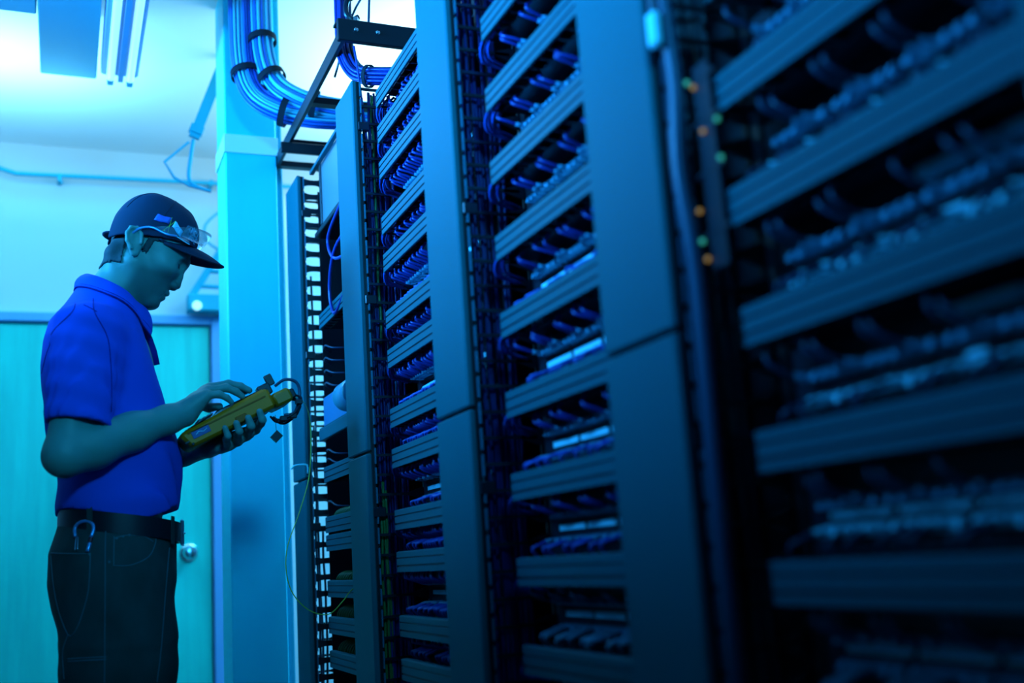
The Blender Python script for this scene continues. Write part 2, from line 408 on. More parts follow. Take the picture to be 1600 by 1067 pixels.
for k in (0, 1, 2):
    zz = RZ[k]
    for i in range(len(zz)-1):
        zt, zb = zz[i], zz[i+1]+U1        # bottom of bar above, top of bar below
        gap = zt-zb
        if gap < .02: continue
        big = gap > .06
        lab = 'dark patch bay of plugged ports %s, %s' % (WHERE[k], ORD[i])
        if big:
            ru, rl = (zb+gap*.70, zb+gap*.24) if k < 2 else (zb+gap*.60, zb+gap*.28)
            panel(k, zb, zt, (ru, rl), zb+gap*.47 if not (k == 2 and i < 4) else (zb+gap*.84 if i > 1 else None), lab, i < 5, k == 2 and i in (1, 2, 3))
        else:
            ru = rl = zb+gap*.5
            panel(k, zb, zt, (ru,), None, lab)
        rel = (zt+zb)/2-H
        if k == 0:
            n = 22
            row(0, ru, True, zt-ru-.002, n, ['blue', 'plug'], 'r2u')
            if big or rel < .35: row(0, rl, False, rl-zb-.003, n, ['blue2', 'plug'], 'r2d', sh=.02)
        if k == 1:
            n = 24
            low = i >= 8
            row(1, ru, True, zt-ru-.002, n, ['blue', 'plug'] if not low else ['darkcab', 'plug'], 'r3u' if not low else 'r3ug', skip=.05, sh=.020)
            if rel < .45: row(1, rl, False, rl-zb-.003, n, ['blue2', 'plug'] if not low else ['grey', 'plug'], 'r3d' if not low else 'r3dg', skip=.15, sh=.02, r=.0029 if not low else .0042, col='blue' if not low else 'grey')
        if k == 2:
            n = 24
            low = i >= 5
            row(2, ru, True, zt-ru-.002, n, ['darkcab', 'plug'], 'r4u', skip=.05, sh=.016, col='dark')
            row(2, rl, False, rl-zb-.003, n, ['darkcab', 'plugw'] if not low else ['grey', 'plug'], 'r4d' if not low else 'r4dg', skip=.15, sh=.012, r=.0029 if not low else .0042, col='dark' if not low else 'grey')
# the 300 largest of each colour as things, the rest as one object
CNAME = {'blue': 'blue', 'grey': 'pale grey', 'dark': 'dark blue-grey'}
def _px(p):
    d = V(p)-V((0, 0, H)); q = d.dot(_F); u = 800+FPX*d.dot(_R)/q; v_ = 533.5-FPX*d.dot(_U)/q; return u, v_
for col in ('blue', 'grey'):
    L = [c for c in todo if (c[5] == 'blue') == (col == 'blue')]
    L = [c for c in L if -60 < _px(c[2])[1] < 1130 and _px(c[2])[0] < 1650]
    L.sort(key=lambda c: V(c[2]).length)
    for j, (k, (b, me), p, up, tag, _) in enumerate(L[:300]):
        o = link(col+'_patch_cable', me, None, loc=p)
        o['category'] = 'cable'
        o['label'] = 'thin %s patch cable curving %s a patch panel %s' % (CNAME[_], 'up out of' if up else 'down out of', WHERE[k])
        o['group'] = '%s patch cables curving %s %s' % (CNAME[_], 'up' if up else 'down', WHERE[k])
    rest = L[300:]
    if rest:
        mats = ['blue', 'plug', 'blue2'] if col == 'blue' else ['darkcab', 'plug', 'plugw']
        B = MB()
        for k, (b, me), p, up, tag, _ in rest:
            o0 = len(B.v); B.v += [(x+p[0], y+p[1], z+p[2]) for x, y, z in b.v]; B.f += [tuple(i+o0 for i in f) for f in b.f]
            light = me.materials[0].name.startswith('blue_cable_jacket_light')
            B.m += [(2 if (m == 0 and light) else m) for m in b.m]
        o = B.build('patch_cables', mats, None, 2, kind='stuff')
        o['label'] = 'dense rows of further thin %s patch cables %s' % (CNAME[col], WHERE[rest[0][0]]); o['category'] = 'cables'

# ---------------------------------------------------------------- cables running down inside the vertical managers
def wob(x, y, z0, z1, amp, n=9, rnd=random, lean=0):
    return bez([(x+rnd.uniform(-amp, amp)*.6, y+rnd.uniform(-amp, amp)+lean*(z1-z0)*(i/n-.5), z0+(z1-z0)*i/n) for i in range(n+1)], n*3)
for k, nrun in ((0, 24), (1, 20), (2, 12)):
    y0 = yk(k)-DW
    for i in range(nrun):
        r_ = random.Random(k*100+i)
        x = .672+.068*(i % 8)/8+r_.uniform(-.003, .003); y = y0+.018+.016*(i//8)+r_.uniform(0, .006)
        zt = TOP-r_.choice((.02, .1, .3, .02))
        col = 'runblue' if r_.random() < (.75 if k == 0 else .9) else 'blue'
        if k == 2: col = 'darkcab'
        cn = {'blue': 'blue', 'runblue': 'blue', 'darkcab': 'dark'}[col]
        o = MB().tube(wob(x, y, .2, zt, .006, 12, r_), .0030, 6).build('cable_run', col, None, 2)
        o['label'] = 'long thin %s cable running upright inside the cable manager beside the %s rack' % (cn, RN[k]); o['category'] = 'cable'
        o['group'] = 'upright %s cables beside the %s rack' % (cn, RN[k])
for (k, x, y, z0, z1, col, nm) in ((0, .668, 2.334, .3, H+.18, 'green', 'green'), (0, .675, 2.337, .3, H+.16, 'green', 'green'), (0, .662, 2.336, .3, H+.12, 'green', 'green'),
                                  (0, .682, 2.336, H+.5, H+1.12, 'green', 'green'),
                                  (-1, .662, 2.998, .3, H+.4, 'darkcab', 'dark'), (-1, .672, 3.02, .3, TOP-.3, 'darkcab', 'dark'), (-1, .682, 3.01, .3, H+.1, 'darkcab', 'dark')):
    o = MB().tube(wob(x, y, z0, z1, .005, 10), .0034, 6).build('cable_run', col, None, 2)
    o['label'] = 'thin %s cable running upright in the manager beside the %s rack' % (nm, RN[k]); o['category'] = 'cable'
    o['group'] = '%s upright cables beside the %s rack' % (nm, RN[k])
# short cable tails leaving the left end of each bar into the manager
for k in (0, 1):
    for i, z in enumerate(RZ[k]):
        y = yk(k)-.245
        for j in range(4 if k == 0 else 3):
            r_ = random.Random(k*1000+i*10+j)
            x = AX+.009+.0075*(j % 3); zz_ = z+.010+.007*(j//2)+r_.uniform(-.002, .002)
            P = bez([(x, y-.03, zz_), (x, y+.006, zz_), (x+.002, y+.032, zz_-.008), (x+.012, y+.050, zz_-.016-r_.uniform(0, .008)), (x+.030, y+.056, zz_-.024), (x+.055, y+.060, zz_-.03)], 12)
            o = MB().tube(P, .0027, 6).build('cable_tail', 'blue2' if r_.random() < .7 else 'blue', None, 2)
            o['label'] = 'short blue cable end leaving the far end of a bar %s' % WHERE[k]; o['category'] = 'cable'
            o['group'] = 'blue cable ends at the bars '+WHERE[k]

# ---------------------------------------------------------------- contents of the farthest rack
Y1 = yk(-1)-.245
t = thing('equipment_chassis', 'grey metal equipment box high in the farthest rack', 'equipment', (.8, 2.70, H+.93))
MB().box((.665, 2.512, H+.935), (1.1, Y1+.02, H+.950), c=.002).build('bottom_plate', 'black', t)
MB().box((.668, 2.512, H+.95), (.672, Y1-.06, H+1.13)).build('front_panel', 'steel', t)
MB().box((.664, Y1-.075, H+.95), (.690, Y1-.06, H+1.13), c=.002).build('panel_edge', 'black', t)
MB().box((.72, Y1-.06, H+.95), (1.1, Y1+.02, H+1.09), c=.002).build('side_bracket', 'steel', t)
MB().box((.655, 2.512, H+1.13), (.668, Y1+.02, H+1.14), c=.001).build('top_rail', 'cover', t)
t = thing('equipment_shelf', 'light blue device with a rounded grey end cap in the farthest rack', 'equipment', (.75, 2.70, H+.36))
MB().box((.66, 2.512, H+.37), (1.1, Y1+.015, H+.378)).box((.655, 2.512, H+.340), (.668, Y1+.0, H+.372), c=.002).build('shelf', 'cover', t)
MB().box((.672, 2.64, H+.379), (.95, Y1+.01, H+.465), c=.003).build('case', mat('pale_device_case', (.03, .22, .42), .45), t)
MB().lathe([(.012, 0), (.034, .004), (.038, .012), (.038, .09), (.034, .098), (.012, .102)], (.668, 2.64, H+.422), (0, -1, 0), 24).build('end_cap', 'plug', t, True)
lp = [([(.68, 2.50, H+.98), (.66, 2.62, H+.92), (.655, 2.72, H+.87), (.66, 2.66, H+.80), (.68, 2.48, H+.79)], 'blue loop of cable hanging under the equipment box, upper of two'),
      ([(.69, 2.55, H+.88), (.66, 2.66, H+.83), (.655, 2.72, H+.74), (.66, 2.70, H+.66), (.67, 2.62, H+.70), (.68, 2.50, H+.80)], 'blue cable hanging in a point above the lone bar of the farthest rack')]
for P, lb in lp:
    o = MB().tube(bez(P, 30), .0048, 8).build('loose_cable', 'blue', None, 2); o['label'] = lb; o['category'] = 'cable'
for i, z in enumerate((H+.60, H+.565, H+.53, H+.495, H+.31, H+.285, H+.17)):
    P = [(.70, Y1+.02, z), (.675, Y1-.01, z+.004), (.668, Y1-.06, z+.002), (.675, Y1-.10, z-.012), (.71, Y1-.12, z-.016)]
    o = MB().tube(bez(P, 14), .0026, 6).build('cable_hoop', 'darkcab', None, 2)
    o['label'] = 'small dark wire hoop inside the farthest rack'; o['category'] = 'cable'; o['group'] = 'dark wire hoops inside the farthest rack'
for (z, n_) in ((H+.135, 16), (H-.035, 14), (H-.125, 14), (H-.215, 14)):
    for i in range(n_):
        r_ = random.Random(int(z*1000)+i)
        y = Y1-.03-i*.024; s_ = -1 if z > H else -1
        P = [(.735, y, z+.015), (.71, y+.004, z+.018), (.688, y+.012, z+.002), (.690, y+.02, z-.045+r_.uniform(-.004, .004))]
        o = MB().tube(bez(P, 10), .0034, 6).build('green_patch_cable', 'green', None, 2)
        o['label'] = 'thin green cable curving down onto a bar in the farthest rack'; o['category'] = 'cable'; o['group'] = 'green cables in the farthest rack'
for i, (z0, z1) in enumerate(((H+.10, H+.30), (H-.03, H+.03))):
    pass

# ---------------------------------------------------------------- overhead ladder tray
t = thing('cable_tray', 'black overhead ladder tray above the racks', 'cable tray', (.8, 2.8, H+1.28))
ZT = H+1.262
for x in (.615, 1.02):
    MB().box((x, 2.33, ZT), (x+.010, 3.245, ZT+.040), c=.001).build('side_rail', 'black', t)
for y, h_ in ((2.33, .0), (2.72, .0), (3.03, .0), (3.21, .0)):
    MB().box((.625, y, ZT+.004), (1.02, y+.028, ZT+.022)).build('rung', 'black', t)
p0 = at(530, 82, 2.33); p1 = at(645, 92, 2.33)
MB().box((.60, 2.315, ZT-.012), (1.035, 2.329, ZT+.046), c=.002).box((.60, 2.329, ZT+.040), (1.035, 2.36, ZT+.046)).build('end_plate', 'black', t)
MB().box((.590, 3.0, ZT-.034), (1.035, 3.012, ZT-.0005), c=.002).build('cross_plate', 'black', t)
for x, z in ((.645, ZT+.018), (.70, ZT+.018)):
    MB().lathe([(.006, 0), (.006, .004), (.003, .006)], (x, 2.315, z), (0, -1, 0), 6).build('bolt', 'chrome', t)
for y in (2.40, 3.20):
    MB().tube([(1.01, y, TOP-.05), (1.01, y, ZT)], .006, 8).build('support_post', 'black', t)
# hook hanging at the near end of the tray
t = thing('hanging_hook', 'black hook hanging from the ceiling at the near end of the tray', 'hook', (.66, 2.36, CE))
MB().tube([(.655, 2.37, CE), (.655, 2.37, H+1.40)], .005, 8).build('rod', 'steel', t, True)
MB().tube(bez([(.655, 2.37, H+1.40), (.64, 2.37, H+1.385), (.637, 2.37, H+1.355), (.65, 2.37, H+1.337), (.668, 2.37, H+1.347)], 16), .007, 8).build('hook', 'plastic', t, True)
MB().lathe([(.010, 0), (.010, .012), (.007, .014), (.007, .022), (.010, .024), (.010, .034)], (.66, 2.37, H+1.309), (0, 0, 1), 6).build('nut', 'chrome', t)

# ---------------------------------------------------------------- cable bundles
def bundle(path, R0, R1, n, name, label, group, cols, r, seed):
    rnd = random.Random(seed); path = bez(path, 40); k = len(path)
    offs = []
    for i in range(n):
        a = i*2.39996; q = math.sqrt((i+.5)/n); offs.append((a, q))
    # frames
    t0 = (path[1]-path[0]).normalized(); nr = t0.cross(V((0, 1, 0))).normalized(); fr = []
    for i, p in enumerate(path):
        t_ = (path[min(i+1, k-1)]-path[max(i-1, 0)]).normalized(); nr = (nr-t_*nr.dot(t_)).normalized(); fr.append((p, nr.copy(), t_.cross(nr)))
    for i, (a, q) in enumerate(offs):
        P = []; ph = rnd.uniform(-.04, .04)
        for j, (p, e1, e2) in enumerate(fr):
            f = j/(k-1); R_ = R0*(1-f)+R1*f; aa = a+.5*f+ph*math.sin(f*7+a)
            P.append(p+e1*(R_*q*math.cos(aa))+e2*(R_*q*math.sin(aa)))
        o = MB().tube(P, r, 7).build(name, cols[i % len(cols)], None, 2)
        o['label'] = label; o['category'] = 'cable'; o['group'] = group
    return fr
def strap(fr, idx, R, wd, label):
    p, e1, e2 = fr[idx]; ax = e1.cross(e2)
    b = MB(); n = 28; vs = []; fs = []
    for (rr, h) in ((R, -wd), (R+.003, -wd), (R+.003, wd), (R, wd)):
        for j in range(n):
            a = 2*math.pi*j/n; vs.append(p+ax*h+e1*(rr*math.cos(a))+e2*(rr*math.sin(a)))
    for i in range(4):
        for j in range(n):
            fs.append((i*n+j, i*n+(j+1) % n, ((i+1) % 4)*n+(j+1) % n, ((i+1) % 4)*n+j))
    b.add(vs, fs); o = b.build('cable_strap', 'velcro', None, True); o['label'] = label; o['category'] = 'strap'
pA = [(.495, 3.10, CE), (.495, 3.08, H+1.70), (.50, 3.06, H+1.52), (.525, 3.03, H+1.41), (.59, 3.0, H+1.355), (.68, 2.98, H+1.335), (.80, 2.97, H+1.335), (.95, 2.97, H+1.335)]
pB = [(.550, 3.06, CE), (.548, 3.05, H+1.70), (.552, 3.03, H+1.55), (.575, 3.0, H+1.45), (.625, 2.97, H+1.395), (.70, 2.95, H+1.365), (.80, 2.94, H+1.355), (.95, 2.94, H+1.355)]
pA = [(x-.004, y, z+(.006 if z < H+1.45 else 0)) for x, y, z in pA]
fA = bundle(pA, .034, .034, 40, 'bundled_cable', 'blue cable in the left strand of the thick bundle bending onto the tray', 'cables of the left strand of the ceiling bundle', ['midcab', 'blue2', 'midcab', 'ltcab'], .0042, 1)
fB = bundle(pB, .030, .030, 32, 'bundled_cable', 'lighter blue cable in the right strand of the thick bundle bending onto the tray', 'cables of the right strand of the ceiling bundle', ['ltcab', 'midcab', 'ltcab'], .0042, 2)
kA = len(fA)
strap(fA, 11, .043, .010, 'black strap around the left strand of the hanging cable bundle')
strap(fB, 8, .040, .010, 'black strap around the right strand near the ceiling')
strap(fB, 14, .040, .010, 'black strap around the right strand beside the left one')
strap(fA, 21, .043, .010, 'black strap around the lower side of the bundle at its bend')
strap(fB, 24, .040, .010, 'black strap around the upper side of the bundle where it meets the tray')
pC = [(.69, 2.62, CE), (.675, 2.54, H+1.55), (.665, 2.50, H+1.42), (.655, 2.46, H+1.33), (.650, 2.425, H+1.26), (.668, 2.395, H+1.205), (.71, 2.35, H+1.182), (.80, 2.29, H+1.165), (.85, 2.27, H+1.15)]
fC = bundle(pC, .021, .021, 18, 'drop_cable', 'dark blue cable in the small bundle looping down behind the tray end', 'cables of the small bundle below the tray end', ['blue', 'darkcab', 'blue'], .0042, 3)
strap(fC, 28, .0255, .005, 'black tie around the small bundle below the tray end')
# loose wires above the tray
for i, P in enumerate(([(.70, 2.42, CE), (.72, 2.40, H+1.60), (.70, 2.37, H+1.42), (.69, 2.36, H+1.31)],
                       [(.83, 2.45, CE), (.84, 2.40, H+1.62), (.80, 2.33, H+1.50), (.83, 2.30, H+1.38), (.84, 2.30, H+1.28)],
                       [(.86, 2.40, CE), (.80, 2.34, H+1.66), (.86, 2.30, H+1.52), (.80, 2.29, H+1.42), (.84, 2.30, H+1.28)],
                       [(.66, 2.60, H+1.29), (.70, 2.5, H+1.45), (.80, 2.4, H+1.58), (.9, 2.3, H+1.75), (.95, 2.3, CE)])):
    o = MB().tube(bez(P, 30), .0032, 7).build('loose_wire', 'darkcab', None, 2)
    o['label'] = ['thin dark wire dropping beside the ceiling hook', 'thin dark wire hanging beside the top of the middle post', 'kinked dark wire hanging close to the middle post', 'long dark wire slanting up from the tray to the ceiling'][i]; o['category'] = 'wire'
P = [(.645, 2.34, H+1.25), (.652, 2.335, H+1.18), (.658, 2.33, H+1.08), (.666, 2.326, H+.98)]
o = MB().tube(bez(P, 20), .0028, 6).build('loose_wire', 'blue', None, 2); o['label'] = 'thin blue wire dropping from the tray into the second farthest rack'; o['category'] = 'wire'

# ---------------------------------------------------------------- ceiling: duct, strip light, far fittings
t = thing('ceiling_duct', 'flat blue air duct under the ceiling, upper left', 'duct', (-.4, 3.0, H+1.66))
ZD = H+1.66
MB().box((-.088, 1.2, ZD), (.085, 3.56, CE-.02), c=.004).build('duct_run', 'duct', t)
MB().box((-1.2, 1.2, ZD), (-.092, 3.16, CE-.02), c=.004).build('duct_run', 'duct', t)
MB().box((-.092, 1.2, ZD-.004), (.092, 1.24, CE-.02)).build('duct_flange', 'duct', t)
t = thing('strip_light', 'twin tube fluorescent strip light beside the blue duct', 'light', (.155, 3.0, ZD))
MB().box((.097, 1.15, ZD+.0), (.215, 3.52, ZD+.06), c=.006).build('housing', 'frame', t)
for x in (.127, .188):
    MB().tube([(x, 1.2, ZD-.016), (x, 3.50, ZD-.016)], .013, 14).build('tube', 'tube', t, True)
    MB().box((x-.010, 3.50, ZD-.034), (x+.010, 3.525, ZD+.002), c=.003).build('socket', 'duct', t)
    MB().box((x-.010, 1.175, ZD-.034), (x+.010, 1.20, ZD+.002), c=.003).build('socket', 'duct', t)
MB().box((.150, 2.55, ZD-.030), (.166, 3.50, ZD)).build('reflector', 'frame', t)
for y in (1.4, 3.2):
    MB().tube([(.155, y, ZD+.06), (.155, y, CE)], .004, 6).build('hanger', 'steel', t)
# conduit along the far wall
P = [V((-1.4, 4.70, H+1.86)), V((-.6, 4.70, H+1.86)), at(-60, 235, 4.70), at(0, 263, 4.70), at(25, 271, 4.70), at(150, 277, 4.70), at(342, 287, 4.70), at(460, 292, 4.70)]
t = thing('wall_conduit', 'thin conduit running along the top of the far wall', 'conduit', P[5])
MB().tube(P, .010, 8).build('pipe', 'duct', t, True)
q = at(93, 276, 4.70); MB().box((q.x-.008, 4.69, q.z-.022), (q.x+.008, YF, q.z+.012)).tube([(q.x, 4.695, q.z-.01), (q.x+.012, 4.695, q.z-.03)], .004, 6).build('clamp', 'duct', t)
q = at(330, 286, 4.70); MB().box((q.x-.008, 4.69, q.z-.012), (q.x+.008, YF, q.z+.012)).build('clamp', 'duct', t)
# slanting brace with loop of rod
YB = 3.72
t = thing('slanted_brace', 'slanted blue strut hanging from the ceiling with a bent wire triangle at its foot', 'brace', at(300, 225, YB))
A, B_ = at(350, 96, YB), at(303, 215, YB); d_ = (B_-A); n_ = V((d_.z, 0, -d_.x)).normalized()
A = B_-d_*((CE-.004-B_.z)/(-d_.z)); d_ = B_-A
MB().obox((A+B_)/2, d_/2, n_*.019, (0, .010, 0)).build('strut', 'duct', t)
MB().obox(at(307, 203, YB), d_.normalized()*.015, n_*.024, (0, .014, 0)).build('collar', 'duct', t)
MB().tube([at(295, 222, YB), at(257, 253, YB), at(272, 277, YB), at(295, 290, YB), at(330, 299, YB)], .005, 8).build('wire_loop', 'duct', t, True)
MB().tube(bez([at(302, 218, YB), at(298, 245, YB), at(295, 276, YB), at(304, 290, YB), at(330, 299, YB)], 16), .007, 8).build('wire_loop', 'duct', t, True)

# bracket with lamp above the door
t = thing('wall_bracket', 'stepped blue metal bracket fixed above the door frame', 'bracket', at(320, 470, 4.7))
q0, q1 = at(293, 486, 4.66), at(365, 462, 4.66)
MB().box((q0.x, 4.64, q0.z), (q1.x, YF-.03, q1.z), c=.004).build('base', 'duct', t)
MB().tube([at(297, 466, 4.68), at(345, 392, 4.68)], .016, 4).build('arm', 'duct', t)
MB().tube([at(312, 447, 4.68), at(352, 449, 4.68)], .010, 4).tube([at(326, 424, 4.68), at(352, 425, 4.68)], .010, 4).build('step', 'duct', t)
q = at(308, 477, 4.63); MB().lathe([(.001, .006), (.018, .005), (.020, .0), (.020, -.02)], q, (0, -1, 0), 20).build('indicator', 'tube', t, True)
MB().tube(bez([at(345, 392, 4.68), at(322, 375, 4.69), at(322, 350, 4.69), at(350, 325, 4.69)], 16), .006, 8).build('cord', 'duct', t, True)

# ---------------------------------------------------------------- blurred cords and plug ends in front of the nearest post gap
P = [(.648, .975, CE-.6), (.647, .972, H+.9), (.646, .972, H+.64), (.648, .968, H+.52), (.644, .972, H+.42), (.648, .968, H+.33), (.650, .968, H+.25), (.648, .970, H+.02), (.650, .972, H-.15), (.650, .973, H-.9)]
o = MB().tube(bez(P, 60), .010, 10).build('power_cord', mat('blue_grey_cord', (.012, .07, .13), .35, spec=.4), None, 2); o['label'] = 'thick blurred blue-grey cord hanging beside the nearest rack'; o['category'] = 'cord'
t = thing('hanging_plug', 'shiny pale plug caught in the light at the top of the thick cord', 'plug', (.630, .972, H+.60))
MB().box((.622, .962, H+.565), (.636, .980, H+.61), c=.004).build('body', 'plugw', t)
MB().tube([(.629, .972, H+.605), (.630, .974, H+.66), (.636, .976, H+.75), (.640, .978, CE-.6)], .004, 8).build('lead', 'darkcab', t, True)
t = thing('indicator_strip', 'row of small blurred green and orange indicator lights beside the thick cord', 'indicator lights', (.652, .94, H+.42))
MB().box((.657, .915, H+.29), (.661, .945, H+.53), c=.001).build('housing', 'panel', t)
for z_ in (.33, .40, .46, .51): MB().box((.656, .903, H+z_), (.660, .956, H+z_+.004)).build('carrier', 'panel', t)
for (u, v, m) in ((1085, 137, 'ledo'), (1075, 130, 'led'), (1123, 185, 'led'), (1128, 246, 'led'), (1066, 395, 'led'), (1108, 405, 'ledo'), (1095, 330, 'ledo'), (1100, 205, 'ledo')):
    d_ = _F*FPX+_R*(u-800)+_U*(533.5-v); d_ = d_*(.655/d_.x); q = V((.655, min(max(d_.y, .903), .955), d_.z+H))
    b = MB().lathe([(.0030, 0), (.0030, .003), (.001, .0045)], q, (-1, 0, 0), 10); b.build('indicator_light', m, t, True)

# ---------------------------------------------------------------- the technician: fields polygonised into single surfaces
def smin(a, b, k): 
    h = np.maximum(k-np.abs(a-b), 0)/k
    return np.minimum(a, b)-h*h*k*.25
class Field:
    def __init__(s, xs, ys, zs):
        s.ax = [np.asarray(a, np.float32) for a in (xs, ys, zs)]
        s.F = np.full(tuple(len(a) for a in s.ax), .08, np.float32)
    def _sub(s, lo, hi):
        ix = []
        for a, l, h in zip(s.ax, lo, hi):
            i0 = max(0, int(np.searchsorted(a, l))-1); i1 = min(len(a), int(np.searchsorted(a, h))+1); ix.append(slice(i0, max(i1, i0+1)))
        g = [a[i] for a, i in zip(s.ax, ix)]
        return tuple(ix), g[0][:, None, None], g[1][None, :, None], g[2][None, None, :]
    def op(s, fn, lo, hi, k=.01, mode='add'):
        ix, X, Y, Z = s._sub(lo, hi); d = fn(X, Y, Z).astype(np.float32); A = s.F[ix]
        s.F[ix] = smin(A, d, k) if mode == 'add' else (-smin(-A, d, k))     # sub: max(A,-d)
    def ell(s, c, r, k=.01, mode='add', R=None):
        c = np.array(c, float); r = np.array(r, float); m = max(r)+.035
        def fn(X, Y, Z):
            x, y, z = X-c[0], Y-c[1], Z-c[2]
            if R is not None: x, y, z = (R[0][i]*x+R[1][i]*y+R[2][i]*z for i in range(3))
            q = np.sqrt((x/r[0])**2+(y/r[1])**2+(z/r[2])**2); g = np.sqrt((x/r[0]**2)**2+(y/r[1]**2)**2+(z/r[2]**2)**2)+1e-6
            return q*(q-1)/g
        s.op(fn, c-m, c+m, k, mode)
    def cap(s, a, b, ra, rb=None, k=.01, mode='add'):
        rb = ra if rb is None else rb; a = np.array(a, float); b = np.array(b, float); m = max(ra, rb)+.035; d = b-a; L2 = float(d@d)+1e-9
        def fn(X, Y, Z):
            x, y, z = X-a[0], Y-a[1], Z-a[2]; t = np.clip((x*d[0]+y*d[1]+z*d[2])/L2, 0, 1)
            return np.sqrt((x-t*d[0])**2+(y-t*d[1])**2+(z-t*d[2])**2)-(ra+(rb-ra)*t)
        s.op(fn, np.minimum(a, b)-m, np.maximum(a, b)+m, k, mode)
    def chain(s, pts, rs, k=.01, mode='add'):
        for i in range(len(pts)-1): s.cap(pts[i], pts[i+1], rs[i], rs[i+1], k, mode)
    def nets(s):
        F = s.F; ins = F < 0; n = F.shape
        c = sum(ins[i:n[0]-1+i, j:n[1]-1+j, k:n[2]-1+k].astype(np.int8) for i in (0, 1) for j in (0, 1) for k in (0, 1))
        act = np.argwhere((c > 0) & (c < 8)); idx = np.full(c.shape, -1, np.int32); idx[tuple(act.T)] = np.arange(len(act))
        P = np.zeros((len(act), 3)); N = np.zeros(len(act))
        cor = [(i, j, k) for i in (0, 1) for j in (0, 1) for k in (0, 1)]
        for a in cor:
            for ax in range(3):
                if a[ax]: continue
                b = list(a); b[ax] = 1
                A = act+np.array(a); B = act+np.array(b); fa = F[tuple(A.T)]; fb = F[tuple(B.T)]; m = (fa < 0) != (fb < 0)
                t = np.where(m, fa/np.where(m, fa-fb, 1), 0)
                for q in range(3):
                    pa = s.ax[q][A[:, q]]; pb = s.ax[q][B[:, q]]; P[:, q] += np.where(m, pa+(pb-pa)*t, 0)
                N += m
        P /= N[:, None]; Q = []
        for ax in range(3):
            sl0 = [slice(None)]*3; sl1 = [slice(None)]*3; sl0[ax] = slice(0, -1); sl1[ax] = slice(1, None)
            a = ins[tuple(sl0)]; b = ins[tuple(sl1)]; e = np.argwhere(a != b); u, v = (ax+1) % 3, (ax+2) % 3
            ok = (e[:, u] > 0) & (e[:, v] > 0) & (e[:, u] < n[u]-1) & (e[:, v] < n[v]-1); e = e[ok]; fl = a[tuple(e.T)]
            du = np.zeros(3, int); dv = np.zeros(3, int); du[u] = 1; dv[v] = 1
            q = np.stack([idx[tuple((e-du-dv).T)], idx[tuple((e-dv).T)], idx[tuple(e.T)], idx[tuple((e-du).T)]], 1)
            q[~fl] = q[~fl][:, ::-1]; Q.append(q)
        return P, np.concatenate(Q)
    def mesh(s, name, mats, relax=1):
        P, Q = s.nets()
        me = bpy.data.meshes.new(name); me.vertices.add(len(P)); me.vertices.foreach_set('co', P.astype(np.float32).ravel())
        me.loops.add(Q.size); me.loops.foreach_set('vertex_index', Q.astype(np.int32).ravel())
        me.polygons.add(len(Q)); me.polygons.foreach_set('loop_start', np.arange(0, Q.size, 4, dtype=np.int32))
        try: me.polygons.foreach_set('loop_total', np.full(len(Q), 4, np.int32))
        except Exception: pass
        me.update(calc_edges=True); me.validate()
        me.polygons.foreach_set('use_smooth', [True]*len(me.polygons))
        for m in (mats if isinstance(mats, (list, tuple)) else [mats]): me.materials.append(M[m] if isinstance(m, str) else m)
        return me
def axis_pts(segs):
    out = []
    for a, b, d in segs: n = max(1, round((b-a)/d)); out += [a+(b-a)*i/n for i in range(n)]
    return out+[segs[-1][1]]

PYC = 2.47
def hw(x, y, z):        # head frame -> world (head bowed 30 degrees, ear axis as origin)
    a = HP; return (.142+x*math.cos(a)+z*math.sin(a), PYC+y, H+.742-x*math.sin(a)+z*math.cos(a))
HP = math.radians(30)
RH = np.array([[math.cos(HP), 0, math.sin(HP)], [0, 1, 0], [-math.sin(HP), 0, math.cos(HP)]])   # columns = head axes in world
def roty(t): return np.array([[math.cos(t), 0, math.sin(t)], [0, 1, 0], [-math.sin(t), 0, math.cos(t)]])
def rotz(t): return np.array([[math.cos(t), -math.sin(t), 0], [math.sin(t), math.cos(t), 0], [0, 0, 1]])

person = thing('person', 'man in a blue polo shirt and dark cap working a yellow tester', 'person', (.1, PYC, 0))
M['skin'] = mat('skin', (.10, .28, .25), .5, spec=.4, bump=(180, .25, .0012, (1, 1, 1)))
M['skin'].node_tree.nodes['Principled BSDF'].inputs['Subsurface Weight'].default_value = .0
# stubble / brows / lips by vertex colour
nt = M['skin'].node_tree; vc = nt.nodes.new('ShaderNodeVertexColor'); vc.layer_name = 'tint'; mx = nt.nodes.new('ShaderNodeMix'); mx.data_type = 'RGBA'
mx.inputs[6].default_value = (.10, .28, .25, 1); mx.inputs[7].default_value = (.012, .035, .04, 1)
sp = nt.nodes.new('ShaderNodeSeparateColor'); nt.links.new(vc.outputs[0], sp.inputs[0]); nt.links.new(sp.outputs[0], mx.inputs[0])
nt.links.new(mx.outputs[2], nt.nodes['Principled BSDF'].inputs['Base Color'])
M['shirt'] = mat('blue_polo_knit', (.004, .08, .60), .8, spec=.2, bump=(500, .25, .0006, (1, 1, 1)))
M['shirtdk'] = mat('blue_polo_seam', (.006, .012, .19), .8, spec=.2)
M['jeans'] = mat('dark_work_trousers', (.010, .045, .042), .8, spec=.25, noise=((.014, .06, .058), 22, 5, (1, 1, .5)), bump=(300, .3, .0008, (1, 1, 1)))
M['stitch'] = mat('trouser_stitching', (.03, .14, .16), .8)
M['leather'] = mat('black_leather', (.006, .008, .014), .4, spec=.5)
M['hair'] = mat('short_dark_hair', (.012, .045, .05), .7, bump=(400, .6, .001, (1, 1, .2)))
M['cap'] = mat('dark_navy_cap_cloth', (.004, .028, .060), .8, spec=.2, bump=(450, .3, .0006, (1, 1, 1)))
M['capdk'] = mat('cap_seam', (.003, .014, .04), .8)
M['tester'] = mat('yellow_tester_shell', (.95, .20, .006), .45, spec=.3)
